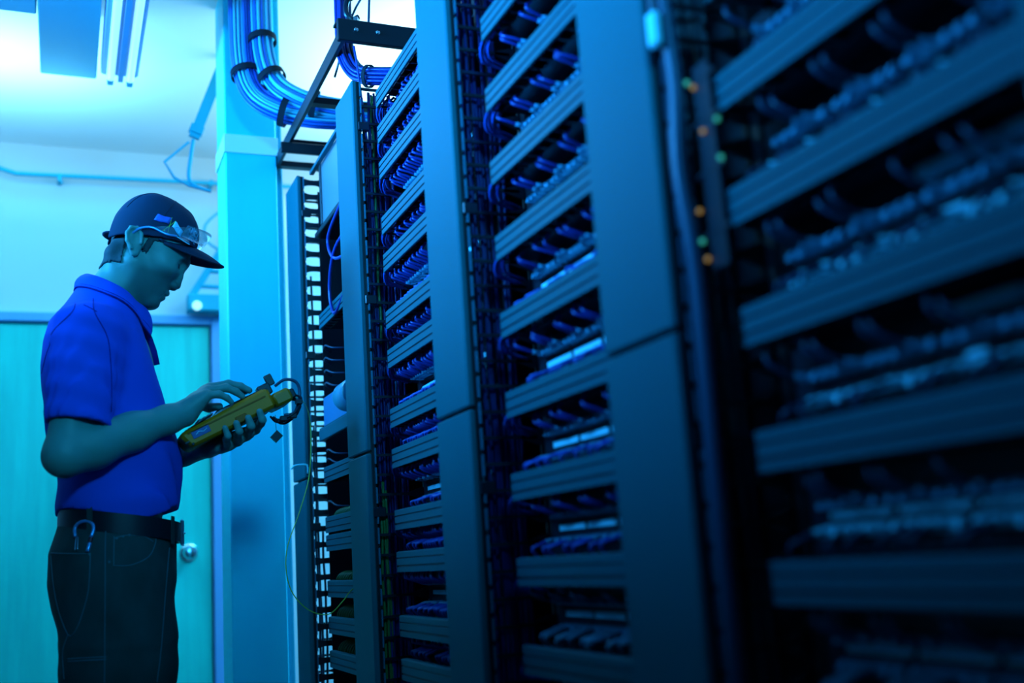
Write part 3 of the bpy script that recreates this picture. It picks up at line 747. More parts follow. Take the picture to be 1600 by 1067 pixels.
M['tester2'] = mat('amber_tester_grip', (.55, .10, .004), .55, spec=.3)
M['testlabel'] = mat('blue_side_label', (.01, .04, .25), .4)
M['screen'] = mat('tester_screen', (.01, .03, .04), .15)
M['lens'] = mat('clear_safety_lens', (.55, .8, .95), .05, spec=.8, trans=.85, alpha=.55)
M['pale'] = mat('pale_print', (.30, .75, .95), .5)
M['anod'] = mat('blue_anodised_metal', (.12, .40, .75), .3, metal=.6)
M['redtape'] = mat('red_band', (.20, .02, .03), .5)

# near (right) arm and far (left) arm joints, y relative to PYC
SH_N, EL_N, WR_N = (.045, PYC-.175, H+.520), (.004, PYC-.205, H+.250), (.238, 2.345, H+.342)
SH_F, EL_F, WR_F = (.055, PYC+.175, H+.520), (.040, PYC+.200, H+.250), (.255, 2.53, H+.275)
def lerp(a, b, t): return tuple(p+(q-p)*t for p, q in zip(a, b))
TB = (.245, H+.262); TC, TS = math.cos(math.radians(26)), math.sin(math.radians(26)); TY = 2.395
def tp(s_, y, n_): return (TB[0]+TC*s_-TS*n_, y, TB[1]+TS*s_+TC*n_)     # tester frame -> world

g = Field(axis_pts([(-.09, .05, .006), (.05, .42, .0026), (.42, .44, .006)]),
          axis_pts([(2.20, 2.30, .005), (2.30, 2.60, .0026), (2.60, 2.74, .005)]),
          axis_pts([(-.01, 1.17, .009), (1.17, 1.37, .0026), (1.37, 1.50, .005), (1.50, 1.90, .0026)]))
def hel(c, r, k=.01, mode='add', R=None): g.ell(hw(*c), r, k, mode, RH if R is None else RH@R)
def hcap(a, b, ra, rb=None, k=.01, mode='add'): g.cap(hw(*a), hw(*b), ra, rb, k, mode)
# trunk and legs (under the clothes)
g.ell((.095, PYC, H+.42), (.095, .14, .17), .05); g.ell((.105, PYC, H+.16), (.10, .135, .16), .06); g.ell((.10, PYC, H-.0), (.095, .15, .10), .05)
for sg in (-1, 1):
    g.chain([(.105, PYC+sg*.085, H-.04), (.11, PYC+sg*.09, H-.45), (.085, PYC+sg*.095, H-.84)], [.085, .055, .035], .03)
    g.chain([(.075, PYC+sg*.095, H-.885), (.13, PYC+sg*.10, H-.895), (.23, PYC+sg*.112, H-.912)], [.034, .032, .024], .02)
    sh = SH_N if sg < 0 else SH_F
    g.cap((.07, PYC+sg*.05, H+.55), sh, .040, .038, .03)
# arms
for sh, el, wr in ((SH_N, EL_N, WR_N), (SH_F, EL_F, WR_F)):
    g.chain([sh, lerp(sh, el, .5), el], [.038, .041, .040], .03)
    g.chain([el, lerp(el, wr, .22), lerp(el, wr, .55), lerp(el, wr, .85), wr], [.040, .0455, .0385, .0285, .0275], .02)
# neck
g.chain([(.065, PYC, H+.55), (.094, PYC, H+.62), (.132, PYC, H+.70)], [.066, .055, .051], .02)
g.cap((.10, PYC-.035, H+.72), (.125, PYC-.02, H+.58), .018, .012, .02); g.cap((.10, PYC+.035, H+.72), (.125, PYC+.02, H+.58), .018, .012, .02)
g.ell((.137, PYC, H+.612), (.014, .014, .018), .02)
# head
hel((.022, 0, .048), (.086, .074, .088), .03)
hel((.050, 0, -.035), (.062, .056, .066), .03)
hel((.060, 0, .02), (.056, .062, .060), .03)
hel((.099, 0, -.0865), (.015, .020, .013), .014)
for sg in (-1, 1):
    hcap((.018, sg*.050, -.040), (.088, sg*.014, -.089), .019, .013, .022)
    hel((.078, sg*.040, -.008), (.026, .022, .018), .02)
    hcap((.100, sg*.034, .034), (.108, sg*.004, .031), .010, .010, .015)
    hel((.120, sg*.033, .013), (.020, .016, .011), .012, 'sub')
    hel((.094, sg*.032, .012), (.0130, .0135, .0125), .003)
    hcap((.105, sg*.022, .0105), (.101, sg*.042, .0085), .0028, .0022, .003)      # lash line of the lowered lid
    hel((.116, sg*.011, -.030), (.011, .0075, .0075), .006)
    hcap((.1135, 0, -.052), (.103, sg*.021, -.0565), .0056, .003, .005)
    hcap((.110, 0, -.066), (.102, sg*.018, -.063), .0056, .003, .005)
    # ear: body, rim, lobe, hollow
    RE = roty(-math.radians(-26)); er = rotz(sg*math.radians(-18))
    hel((-.000, sg*.076, -.002), (.019, .0075, .031), .004, R=RE.T@er)
    pts = [(.012, -.006), (.013, .014), (.004, .028), (-.010, .027), (-.018, .014), (-.017, -.004), (-.008, -.020)]
    PT = []
    for px_, pz_ in pts:
        a = math.radians(28); PT.append((px_*math.cos(a)-pz_*math.sin(a)*1.0-.0, sg*(.081+(.004 if px_ < 0 else 0)), pz_*math.cos(a)+px_*math.sin(a)-.002))
    for i in range(len(PT)-1): hcap(PT[i], PT[i+1], .0042, .0042, .003)
    hel((.013, sg*.077, -.027), (.009, .005, .010), .006)
    hel((.002, sg*.086, -.001), (.0095, .006, .015), .004, 'sub', R=RE.T)
hel((.096, 0, -.058), (.0160, .027, .022), .012)
hcap((.108, 0, .022), (.117, 0, -.004), .0075, .0085, .010); hcap((.117, 0, -.004), (.1225, 0, -.0235), .0085, .0098, .006)
hcap((.118, 0, -.0595), (.106, -.020, -.0600), .0016, .0012, .0025, 'sub'); hcap((.118, 0, -.0595), (.106, .020, -.0600), .0016, .0012, .0025, 'sub')
for sg in (-1, 1): hel((.121, sg*.0065, -.037), (.004, .0028, .003), .002, 'sub')
# near hand: palm and five fingers laid on the tester
def hand(wr, mcps, fingers, thumb, k=.0045, palmr=.0125):
    w1 = tuple(wr)
    for m in mcps: g.cap(w1, m, .019, palmr-.0015, .014)
    for a, b_ in zip(mcps[:-1], mcps[1:]): g.cap(lerp(w1, a, .45), lerp(w1, b_, .55), .015, .015, .012)
    for i in range(3): g.cap(lerp(w1, mcps[i], .85), lerp(w1, mcps[i+1], .85), .0115, .0115, .010)
    for m, f, r0 in zip(mcps, fingers, (.0088, .0090, .0086, .0076)):
        P = [m]+list(f); R_ = [r0+.0016, r0+.0004, r0-.0006, r0-.0016]
        g.cap(P[0], P[1], R_[0], R_[1], k)
        for i in (1, 2): g.cap(P[i], P[i+1], R_[i], R_[i+1], k)
    g.cap(lerp(w1, mcps[0], .12), thumb[0], .017, .0135, .014)
    g.cap(thumb[0], thumb[1], .0125, .0105, .006); g.cap(thumb[1], thumb[2], .0105, .0085, .004)
Y0 = 2.345
hand(WR_N, [(.290, Y0+.050, H+.402), (.296, Y0+.029, H+.403), (.292, Y0+.008, H+.393), (.284, Y0-.012, H+.380)],
     [[(.330, Y0+.055, H+.4095), (.355, Y0+.055, H+.4085), (.3765, Y0+.053, H+.3985)],
      [(.336, Y0+.030, H+.412), (.362, Y0+.030, H+.407), (.3815, Y0+.030, H+.3975)],
      [(.328, Y0+.006, H+.3995), (.349, Y0+.006, H+.391), (.3625, Y0+.007, H+.3805)],
      [(.310, Y0-.016, H+.3815), (.326, Y0-.015, H+.3745), (.336, Y0-.013, H+.3650)]],
     [(.268, Y0+.052, H+.372), (.298, Y0+.072, H+.366), (.322, Y0+.076, H+.369)])
# far hand: palm under the tester, fingers hooked round its near lower edge
mc = [tp(.158, 2.392, -.022), tp(.134, 2.388, -.026), tp(.110, 2.388, -.028), tp(.087, 2.392, -.027)]
fg = []
for i, (s_, e) in enumerate(((.166, .000), (.138, -.001), (.110, .0), (.084, .002))):
    fg.append([tp(s_, 2.350, -.0165+e), tp(s_+.002, 2.3275, -.013+e), tp(s_+.004, 2.3245, .006+e)])
hand(WR_F, mc, fg, [tp(.15, 2.44, -.020), tp(.185, 2.462, -.004), tp(.200, 2.466, .020)])
body_me = g.mesh('body', 'skin')
# tint: stubble on jaw and upper lip, brows, lashes
n = len(body_me.vertices); co = np.empty(n*3, np.float32); body_me.vertices.foreach_get('co', co); co = co.reshape(-1, 3)
rel = (co-np.array(hw(0, 0, 0)))@RH; hx, hy, hz = rel.T; hy = np.abs(hy)
def ss(a, b_, x): t = np.clip((x-a)/(b_-a), 0, 1); return t*t*(3-2*t)
ti = .55*ss(-.018, -.045, hz-.35*(hx-.06))*ss(.022, .045, hx)*ss(-.135, -.11, hz)*(1-.6*((hx > .1) & (hz > -.074) & (hz < -.048) & (hy < .02)))
ti = np.maximum(ti, .8*ss(.010, .004, np.abs(hz-.031+.10*(hy-.02)**1))*ss(.008, .014, hy)*ss(.050, .042, hy)*(hx > .09))
ti = np.maximum(ti, .8*ss(.0038, .0020, np.abs(hz-.0095))*ss(.018, .022, hy)*ss(.046, .042, hy)*(hx > .09))
ti = np.where(hz < -.14, 0, ti)*(co[:, 2] > 1.45)
at_ = body_me.color_attributes.new('tint', 'FLOAT_COLOR', 'POINT'); buf = np.ones((n, 4), np.float32); buf[:, :3] = ti[:, None]; at_.data.foreach_set('color', buf.ravel())
link('body', body_me, person)

# hair
ix, X, Y, Z = g._sub((.04, PYC-.11, H+.64), (.27, PYC+.11, H+.87))
q = Field([0], [0], [0]); q.ax = [a[i_] for a, i_ in zip(g.ax, ix)]; q.F = g.F[ix].copy()-.0034
HX = (X-.142)*math.cos(HP)-(Z-H-.742)*math.sin(HP)+0*Y; HZ = (X-.142)*math.sin(HP)+(Z-H-.742)*math.cos(HP)+0*Y; HY = np.abs(Y-PYC)+0*HX
jag = .0015*np.sin(900*HX)+.0015*np.sin(700*HZ+2)
back = np.maximum(HX+.014+.35*(HZ+.02), -(HZ+.062-.25*HX-.25*(HY-.04))+jag)          # behind the ear down to the nape
side = np.maximum(HX-.046-.35*(HZ-.03)+jag, -(HZ-.022))                       # over the ear
burn = np.maximum(np.maximum(HX-.035+jag, -(HX-.020)), -(HZ+.012)+jag)         # sideburn
reg = np.minimum(np.minimum(back, side), burn)
q.F = np.maximum(np.maximum(q.F, reg), HY-.0795).astype(np.float32)
link('hair', q.mesh('hair', 'hair'), person)

# cap: dome, seams, button, brim, opening strap
CC, CRX = (.0235, 0, .046), (.0965, .086, .100)
def sup(HX, HY, HZ, c, r, e=2.35): return (((np.abs(HX-c[0])/r[0])**e+(np.abs(HY-c[1])/r[1])**e+(np.abs(HZ-c[2])/r[2])**e)**(1/e)-1)*min(r)
q = Field(axis_pts([(.03, .31, .0025)]), axis_pts([(PYC-.10, PYC+.10, .0025)]), axis_pts([(H+.71, H+.89, .0025)]))
ix, X, Y, Z = q._sub((-9, -9, -9), (9, 9, 9))
HX = (X-.142)*math.cos(HP)-(Z-H-.742)*math.sin(HP)+0*Y; HZ = (X-.142)*math.sin(HP)+(Z-H-.742)*math.cos(HP)+0*Y; HY = (Y-PYC)+0*HX
F_ = sup(HX, HY, HZ, CC, CRX); F_ = np.maximum(F_, -(F_+.0045))
F_ = np.maximum(F_, -(HZ-.012-.46*HX+.0))                                 # tilted lower rim
arch = np.sqrt((HY/.032)**2+((HZ-.012)/.036)**2)-1
F_ = np.maximum(F_, np.where(HX < -.02, -arch*.03, -1))                    # opening at the back
q.F = F_.astype(np.float32); cap_o = link('cap', q.mesh('cap', 'cap'), person)
def onsup(dx, dy, dz, off=.0008):
    d = np.array([dx, dy, dz]); e = 2.35; s_ = 1/((abs(d/np.array(CRX))**e).sum())**(1/e); return hw(*(np.array(CC)+d*s_+d/np.linalg.norm(d)*off))
b = MB()
for az in (90, -90, 35, -35, 145, -145):
    P = []
    for j in range(15):
        el_ = math.radians(88-j*5.6); a = math.radians(az); dx, dy, dz = math.cos(el_)*math.cos(a), math.cos(el_)*math.sin(a), math.sin(el_)
        p = onsup(dx, dy, dz, .0004); P.append(p)
    b.tube(P, .0009, 5)
o = b.build('seam', 'capdk', cap_o, True)
MB().lathe([(.009, -.002), (.0085, .002), (.005, .0042), (.001, .005)], onsup(0, 0, 1, 0), tuple(RH[:, 2]), 16).build('button', 'cap', cap_o, True)
vs = []; nth, ntt = 27, 11
for side in (0, 1):
    for i in range(nth):
        th = math.radians(-78+156*i/(nth-1))
        for j in range(ntt):
            t_ = j/(ntt-1); x = CC[0]+.088*math.cos(th)+.072*t_*max(0, math.cos(th*1.12))**.75+(.006 if t_ > 0 else 0); y = .083*math.sin(th)*(1-.04*t_); rl = .16*y
            z = .0765+rl-.036*(y/.083)**2-.004*t_+.010*math.sin(t_*math.pi)*.3
            vs.append(hw(x, y, z-.0034*side))
fs = []; Nn = nth*ntt
for i in range(nth-1):
    for j in range(ntt-1):
        a = i*ntt+j; fs += [(a, a+ntt, a+ntt+1, a+1), (Nn+a, Nn+a+1, Nn+a+ntt+1, Nn+a+ntt)]
ring = [j for j in range(ntt)]+[i*ntt+ntt-1 for i in range(1, nth)]+[(nth-1)*ntt+j for j in range(ntt-2, -1, -1)]+[i*ntt for i in range(nth-2, 0, -1)]
for a, c in zip(ring, ring[1:]+ring[:1]): fs.append((a, c, Nn+c, Nn+a))
b = MB(); b.add(vs, fs); b.build('brim', 'cap', cap_o, 2)
edge = [vs[i*ntt+ntt-1] for i in range(nth)]; MB().tube([V(p)+V((0, 0, -.0015)) for p in edge], .0022, 6).build('brim_piping', 'capdk', cap_o, 2)
P = [hw(-.045, -.036, .006), hw(-.064, -.018, .000), hw(-.068, 0, -.001), hw(-.064, .018, .000), hw(-.045, .036, .006)]
MB().tube(bez(P, 12), .008, 8, flat=.35).build('back_strap', 'cap', cap_o, 2)
# letters on the cap front
def text(s_, p, nrm, up, size, m, parent, ext=.0006):
    c = bpy.data.curves.new('lettering', 'FONT'); c.body = s_; c.size = size; c.extrude = ext; c.align_x = 'CENTER'; c.align_y = 'CENTER'
    c.materials.append(M[m]); o = link('lettering', c, parent); n_ = V(nrm).normalized(); u_ = (V(up)-n_*V(up).dot(n_)).normalized(); r_ = u_.cross(n_)
    mw = Matrix(((r_.x, u_.x, n_.x, p[0]), (r_.y, u_.y, n_.y, p[1]), (r_.z, u_.z, n_.z, p[2]), (0, 0, 0, 1)))
    o.matrix_parent_inverse = Matrix(); root = parent
    base = Matrix.Translation(person.location) if parent in (person, cap_o) else Matrix.Translation(parent.location)
    me = bpy.data.meshes.new_from_object(o); bpy.data.objects.remove(o); o = link('lettering', me, parent); o.matrix_parent_inverse = Matrix()
    o.matrix_basis = base.inverted()@mw if parent is not cap_o else mw
    return o
ft = onsup(.80, -.60, .10, .001)
nrm = (RH@np.array([.80, -.62, .05])); upv = RH@np.array([.15, .15, 1.0])
def capn(dx, dy, dz):
    e = 2.35; d = np.array([dx, dy, dz]); s_ = 1/((abs(d/np.array(CRX))**e).sum())**(1/e); q_ = d*s_
    n_ = np.sign(q_)*abs(q_)**(e-1)/np.array(CRX)**e; n_ /= np.linalg.norm(n_); return RH@n_
# letters laid one by one round the crown
for s_, (dx, dy), dz, sz in (('I', (.725, -.69), .46, .021), ('C', (.80, -.60), .46, .021), ('J', (.88, -.47), .46, .021),
                             ('S', (.735, -.68), .27, .013), ('C', (.785, -.62), .27, .013), ('I', (.825, -.565), .27, .013), ('E', (.865, -.50), .27, .013)):
    text(s_, onsup(dx, dy, dz, .0012), capn(dx, dy, dz), upv, sz, 'pale', cap_o)
# crossed flag pin on the side of the cap
pin = MB(); c0 = onsup(.22, -.97, .10, .001); n0 = V(capn(.22, -.97, .10))
def pinp(a, c, off=.002): return V(onsup(.22+a, -.97, .10+c, off))
b = MB(); b.tube([pinp(-.06, -.14), pinp(.10, .34)], .0007, 5).tube([pinp(.10, -.14), pinp(-.03, .36)], .0007, 5).build('flag_staffs', 'yellowcab', cap_o, True)
for sgn, m in ((1, 'pale'), (-1, 'testlabel2')):
    if m not in M: M[m] = mat('blue_flag_print', (.03, .12, .55), .5)
    vs = []; a0 = .09 if sgn > 0 else -.02
    for i in range(7):
        for j in range(4):
            vs.append(pinp(a0+sgn*i*.058, .33-.02*i*.9-j*.065+.012*math.sin(i*1.4), .0022+.0004*math.sin(i*2)))
    fs = [(i*4+j, i*4+j+1, i*4+j+5, i*4+j+4) for i in range(6) for j in range(3)]
    b = MB(); b.add(vs, fs); o = b.build('flag', m, cap_o, True); md = o.modifiers.new('s', 'SOLIDIFY'); md.thickness = .0007

# shirt
g = Field(axis_pts([(-.12, .30, .0045)]), axis_pts([(2.18, 2.78, .0045)]), axis_pts([(H+.10, H+.72, .0045)]))
ZP = [(.09, -.002, .228, .160), (.135, -.008, .232, .160), (.165, -.012, .240, .162), (.21, -.013, .243, .161), (.26, -.018, .240, .158), (.31, -.030, .232, .158), (.36, -.040, .216, .162), (.42, -.046, .196, .168),
      (.47, -.048, .182, .172), (.52, -.044, .168, .172), (.56, -.034, .158, .158), (.60, -.004, .146, .112), (.635, .017, .140, .078), (.665, .040, .137, .060), (.70, .045, .138, .058)]
zz_, xb_, xf_, bw_ = [np.array(c) for c in zip(*ZP)]
def torso(X, Y, Z):
    z = (Z-H)+0*X+0*Y; xb, xf, bw = np.interp(z, zz_, xb_), np.interp(z, zz_, xf_), np.interp(z, zz_, bw_)
    cx, a = (xb+xf)/2, (xf-xb)/2; e = 2.3
    d = ((np.abs((X-cx)/a))**e+(np.abs((Y-PYC)/bw))**e)**(1/e)-1
    fold = .0035*np.sin(38*(Z-H)+9*X+10*Y)*ss(.50, .30, z)+.0035*np.sin(60*(Z-H)-40*X+16*np.sin(8*Y))*ss(.34, .20, z)*ss(.10, .2, X)
    fold = fold+.003*np.sin(34*X+12*(Z-H)+2)*ss(.22, .10, z)
    return d*np.minimum(a, bw)*.95+fold
g.op(torso, (-.2, 2, H), (.4, 3, H+.8), .01)
for sh, el, sg in ((SH_N, EL_N, -1), (SH_F, EL_F, 1)):
    e2 = lerp(sh, el, .75)
    a = np.array([sh[0]-.004, sh[1]-sg*.006, sh[2]-.004]); c = np.array(e2); d_ = (c-a)/np.linalg.norm(c-a)
    c2 = c+d_*.0
    sv = np.array([.10, 0, .004])
    # sleeve: widening oval tube, cut level at the hem
    L_ = float(np.linalg.norm(c-a)); u1 = np.array([1., 0, 0]); u1 = u1-d_*(u1@d_); u1 /= np.linalg.norm(u1); u2 = np.cross(d_, u1)
    def slv(X, Y, Z, a=a, d_=d_, L_=L_, u1=u1, u2=u2, inner=0):
        x, y, z = X-a[0], Y-a[1], Z-a[2]; t = x*d_[0]+y*d_[1]+z*d_[2]; f = np.clip(t/L_, 0, 1)
        p = x*u1[0]+y*u1[1]+z*u1[2]-.012*f; w_ = x*u2[0]+y*u2[1]+z*u2[2]
        ra, rb = .066-.004*f-inner, .054+.002*f-inner
        rr = np.sqrt((p/ra)**2+(w_/rb)**2)
        side = (rr-1)*rb; tt = np.maximum(-t, 0)
        body_ = np.where(t < 0, np.sqrt((p/ra)**2+(w_/rb)**2+(tt/rb)**2)*rb-rb, side)
        fold = .0022*np.sin(70*t+14*w_/rb+6*p/ra)*np.clip(f*2, 0, 1)+.0015*np.sin(120*t-20*p)
        hem = t-L_-.004
        return np.maximum(body_+fold*(inner == 0), hem if inner == 0 else -1+0*t)
    g.op(slv, np.minimum(a, c)-.12, np.maximum(a, c)+.12, .035)
    g.op(lambda X, Y, Z, f=slv, a=a, d_=d_, L_=L_: np.maximum(f(X, Y, Z, inner=.010), -((X-a[0])*d_[0]+(Y-a[1])*d_[1]+(Z-a[2])*d_[2]-L_+.016)), np.minimum(a, c)-.1, np.maximum(a, c)+.1, .001, 'sub')
# hem and neck cuts
g.op(lambda X, Y, Z: (Z-H)-(.139+.012*np.sin(X*26+1)+.004*np.sin(Y*40))+0*X+0*Y, (-1, 0, 0), (1, 4, H+.20), .002, 'sub')
g.op(lambda X, Y, Z: -(Z-H-.600+.55*(X-.10))*.87+0*Y+.030, (-1, 0, H+.5), (1, 4, 4), .004, 'sub')
shirt = link('polo_shirt', g.mesh('polo_shirt', 'shirt'), person)
from mathutils.bvhtree import BVHTree
def bvh(o): me = o.data; return BVHTree.FromPolygons([v.co[:] for v in me.vertices], [p.vertices[:] for p in me.polygons])
def drape(tree, px_, yplane, off=.001, n=24, curve=True):
    """line on the near side of a surface, through photo pixels measured at plane y"""
    P = [at(u, v, yplane) for u, v in px_]; P = bez(P, n) if curve else P; out = []
    for p in P:
        h = tree.ray_cast(V((p.x, 1.9, p.z)), V((0, 1, 0)))
        if h[0] is not None: out.append(h[0]+V((0, -off, 0)))
    return out
ts = bvh(shirt)
# collar
def cpt(ph, t_, sd):
    c = math.cos(ph); s_ = math.sin(ph); u = ph/math.pi
    T = V((.103-.058*c, sd*.064*s_*(1-.15*u), .641+.034*c-.020*s_*u)); Bt = V((.092-.068*c+.018*u**6, sd*(.094*s_+.040*u**3), .598+.040*c-.010*s_*u-.040*u**5))
    q_ = T*(1-t_)+Bt*t_; q_ += V((-c*.9, sd*s_, .35)).normalized()*(.010*math.sin(t_*math.pi)**.8+.004); P_ = V((q_.x, q_.y+PYC, q_.z+H)); loc, nn_, _i, _d = ts.find_nearest(P_); dd = (P_-loc).dot(nn_); mn_ = .0035+.004*math.sin(t_*math.pi)
    return P_ if dd > mn_ else loc+nn_*mn_
col_o = None
for sd in (-1, 1):
    b = MB(); n1, n2_ = 22, 9; vs = [cpt(i/n1*3.0, j/n2_, sd) for i in range(n1+1) for j in range(n2_+1)]; w_ = n2_+1
    fs = [(i*w_+j, i*w_+j+1, (i+1)*w_+j+1, (i+1)*w_+j) if sd > 0 else (i*w_+j, (i+1)*w_+j, (i+1)*w_+j+1, i*w_+j+1) for i in range(n1) for j in range(n2_)]
    b.add(vs, fs); o = b.build('collar', 'shirt', shirt, 2); md = o.modifiers.new('s', 'SOLIDIFY'); md.thickness = .0035; md.offset = 0
    md = o.modifiers.new('b', 'SUBSURF'); md.levels = 1; md.render_levels = 1
    E_ = [cpt(i/n1*3.0, 1.0, sd)+V((0, sd*.001, -.001)) for i in range(n1+1)]
    MB().tube(E_, .0016, 6).build('collar_edge', 'shirtdk', shirt, 2)
    E_ = [cpt(i/n1*3.0, .86, sd)+V((0, sd*.0022, 0)) for i in range(n1+1)]
    MB().tube(E_, .0007, 5).build('collar_stitching', 'shirtdk', shirt, 2)
def seam(tree, px_, yplane, m, parent, r=.0011, name='seam'):
    P = drape(tree, px_, yplane, .0004)
    if len(P) > 2: MB().tube(P, r, 5).build(name, m, parent, True)
seam(ts, [(118, 478), (112, 500), (80, 530), (64, 570)], 2.33, 'shirtdk', shirt)
seam(ts, [(146, 462), (146, 500), (166, 540), (172, 600), (172, 650)], 2.33, 'shirtdk', shirt)
seam(ts, [(130, 487), (150, 500)], 2.33, 'shirtdk', shirt)
# placket with two buttons
P = [V((x, PYC-.012, H+z)) for x, z in ((.160, .560), (.172, .530), (.182, .500), (.188, .470))]
MB().tube(P, .0045, 6, flat=2.6).build('placket', 'shirtdk', shirt, 2)

# trousers
g = Field(axis_pts([(-.08, .30, .006)]), axis_pts([(2.23, 2.71, .006)]), axis_pts([(.02, H+.17, .006)]))
zt = np.array([-.20, -.11, -.05, .00, .066, .11, .16]); xb2 = np.array([.006, -.002, -.018, -.026, -.026, -.012, .000]); xf2 = np.array([.216, .222, .228, .230, .232, .231, .230]); bw2 = np.array([.175, .178, .180, .179, .172, .160, .152])
def hips(X, Y, Z):
    z = (Z-H)+0*X+0*Y; xb, xf, bw = np.interp(z, zt, xb2), np.interp(z, zt, xf2), np.interp(z, zt, bw2); cx, a = (xb+xf)/2, (xf-xb)/2; e = 2.3
    d = ((np.abs((X-cx)/a))**e+(np.abs((Y-PYC)/bw))**e)**(1/e)-1
    f = .0035*np.sin(55*(Z-H)+18*X)*ss(.04, -.06, z)*ss(.0,.25,X)+.0025*np.sin(70*(X+.5*(Z-H)))*ss(.10, -.1, z)
    return np.maximum(d*np.minimum(a, bw)*.95+f, -(z+.11))
g.op(hips, (-1, 0, H-.2), (1, 5, 4), .01)
for sg in (-1, 1):
    yy = PYC+sg*.088; dx = .004 if sg > 0 else 0
    g.chain([(.110+dx, yy, H-.02), (.112+dx, yy, H-.17), (.112+dx, yy+sg*.004, H-.34), (.110+dx, yy+sg*.006, H-.50), (.098+dx, yy+sg*.008, H-.70), (.088+dx, yy+sg*.010, H-.845)], [.096, .106, .096, .086, .078, .074], .04)
ix, X, Y, Z = g._sub((-9, -9, -9), (9, 9, 9)); zr = Z-H+0*X+0*Y
g.F += (.003*np.sin(30*zr+20*X+6)*ss(-.15, -.3, zr)+.004*np.sin(75*zr+9*X)*ss(-.70, -.80, zr)).astype(np.float32)
g.op(lambda X, Y, Z: (Z-.055)+0*X+0*Y, (-1, 0, -1), (1, 5, .1), .002, 'sub')
g.F = np.maximum(g.F, (Z-H-.150+.16*(X-.0)+0*Y).astype(np.float32))
trs = link('trousers', g.mesh('trousers', 'jeans'), person); tt_ = bvh(trs)
YT = 2.31
for px_ in ([(166, 812), (164, 860), (163, 960), (162, 1064)],
            [(178, 838), (177, 880), (178, 884), (205, 883), (232, 870), (243, 850), (245, 838)],
            [(178, 841), (200, 836), (225, 838), (240, 846)],
            [(79, 862), (100, 864), (128, 865), (141, 864)],
            [(141, 864), (138, 920), (128, 960), (118, 985), (106, 992), (90, 950), (82, 905), (79, 866)],
            [(106, 1034), (130, 1031), (165, 1028)], [(106, 1030), (130, 1027), (165, 1024)],
            [(268, 855), (262, 900), (256, 960), (250, 1020), (244, 1064)], [(106, 992), (98, 1020), (100, 1062)]):
    seam(tt_, px_, YT, 'stitch', trs, .0011, 'stitching')
for u, v in ((182, 841), (170, 878), (140, 866), (192, 838), (202, 836)):
    P = drape(tt_, [(u, v), (u+.5, v)], YT, .0, 2)
    if P: MB().lathe([(.0026, 0), (.0026, .0010), (.001, .0014)], P[0], (0, -1, 0), 12).build('rivet', 'stitch', trs, True)
# belt
b = MB(); n_ = 72; vs = []
def bpt(th, t_, off):
    x0, x1, bw = -.004, .236, .160; e = 2.3; c, s_ = math.cos(th), math.sin(th)
    rx = abs(c)**(2/e)*(1 if c > 0 else -1); ry = abs(s_)**(2/e)*(1 if s_ > 0 else -1)
    x = (x0+x1)/2+((x1-x0)/2+off)*rx; y = PYC+(bw+off)*ry; return V((x, y, H+.108+.041*t_-.16*(x-.0)+.003))
for i in range(n_):
    th = 2*math.pi*i/n_
    for t_, off in ((0, .000), (0, .0055), (1, .0055), (1, .000)): vs.append(bpt(th, t_, off))
fs = [(i*4+j, ((i+1) % n_)*4+j, ((i+1) % n_)*4+(j+1) % 4, i*4+(j+1) % 4) for i in range(n_) for j in range(4)]
b.add(vs, fs); belt = b.build('belt', 'leather', person, True)
for th, wd in ((-2.05, .006), (-.72, .006), (-1.45, .0), (2.0, .006), (.7, .006)):
    if wd == 0: continue
    p = bpt(th, .5, .007); q_ = bpt(th+.05, .5, .007)-bpt(th-.05, .5, .007); q_.normalize(); n0 = V((0, 0, 1)).cross(q_)
    MB().obox(p, q_*wd, n0*.0012, V((0, 0, 1))*.029).build('belt_loop', 'jeans', trs)
p = bpt(-.24, .5, .008); q_ = (bpt(-.20, .5, 0)-bpt(-.28, .5, 0)).normalized(); n0 = V((0, 0, 1)).cross(q_); u0 = V((0, 0, 1))
b = MB(); hw_, hh = .019, .025
for a, c in (((-1, -1), (1, -1)), ((1, -1), (1, 1)), ((1, 1), (-1, 1)), ((-1, 1), (-1, -1))):
    b.tube([p+q_*(a[0]*hw_)+u0*(a[1]*hh), p+q_*(c[0]*hw_)+u0*(c[1]*hh)], .003, 8)
b.tube([p+q_*-hw_, p+q_*hw_-n0*.004], .0022, 6)
b.build('buckle', 'steel', belt, True)
# boots
for sg in (-1, 1):
    g = Field(axis_pts([(-.02, .30, .006)]), axis_pts([(2.28, 2.66, .006)]), axis_pts([(-.012, .17, .006)]))
    yy = PYC+sg*.10
    g.chain([(.085, yy, .13), (.080, yy, .06)], [.052, .050], .02); g.chain([(.08, yy, .045), (.15, yy+sg*.005, .045), (.225, yy+sg*.012, .040)], [.045, .046, .042], .03)
    g.op(lambda X, Y, Z: (Z-.001)+0*X+0*Y, (-1, 0, -1), (1, 5, .05), .002, 'sub')
    link('boot', g.mesh('boot', 'leather'), person)

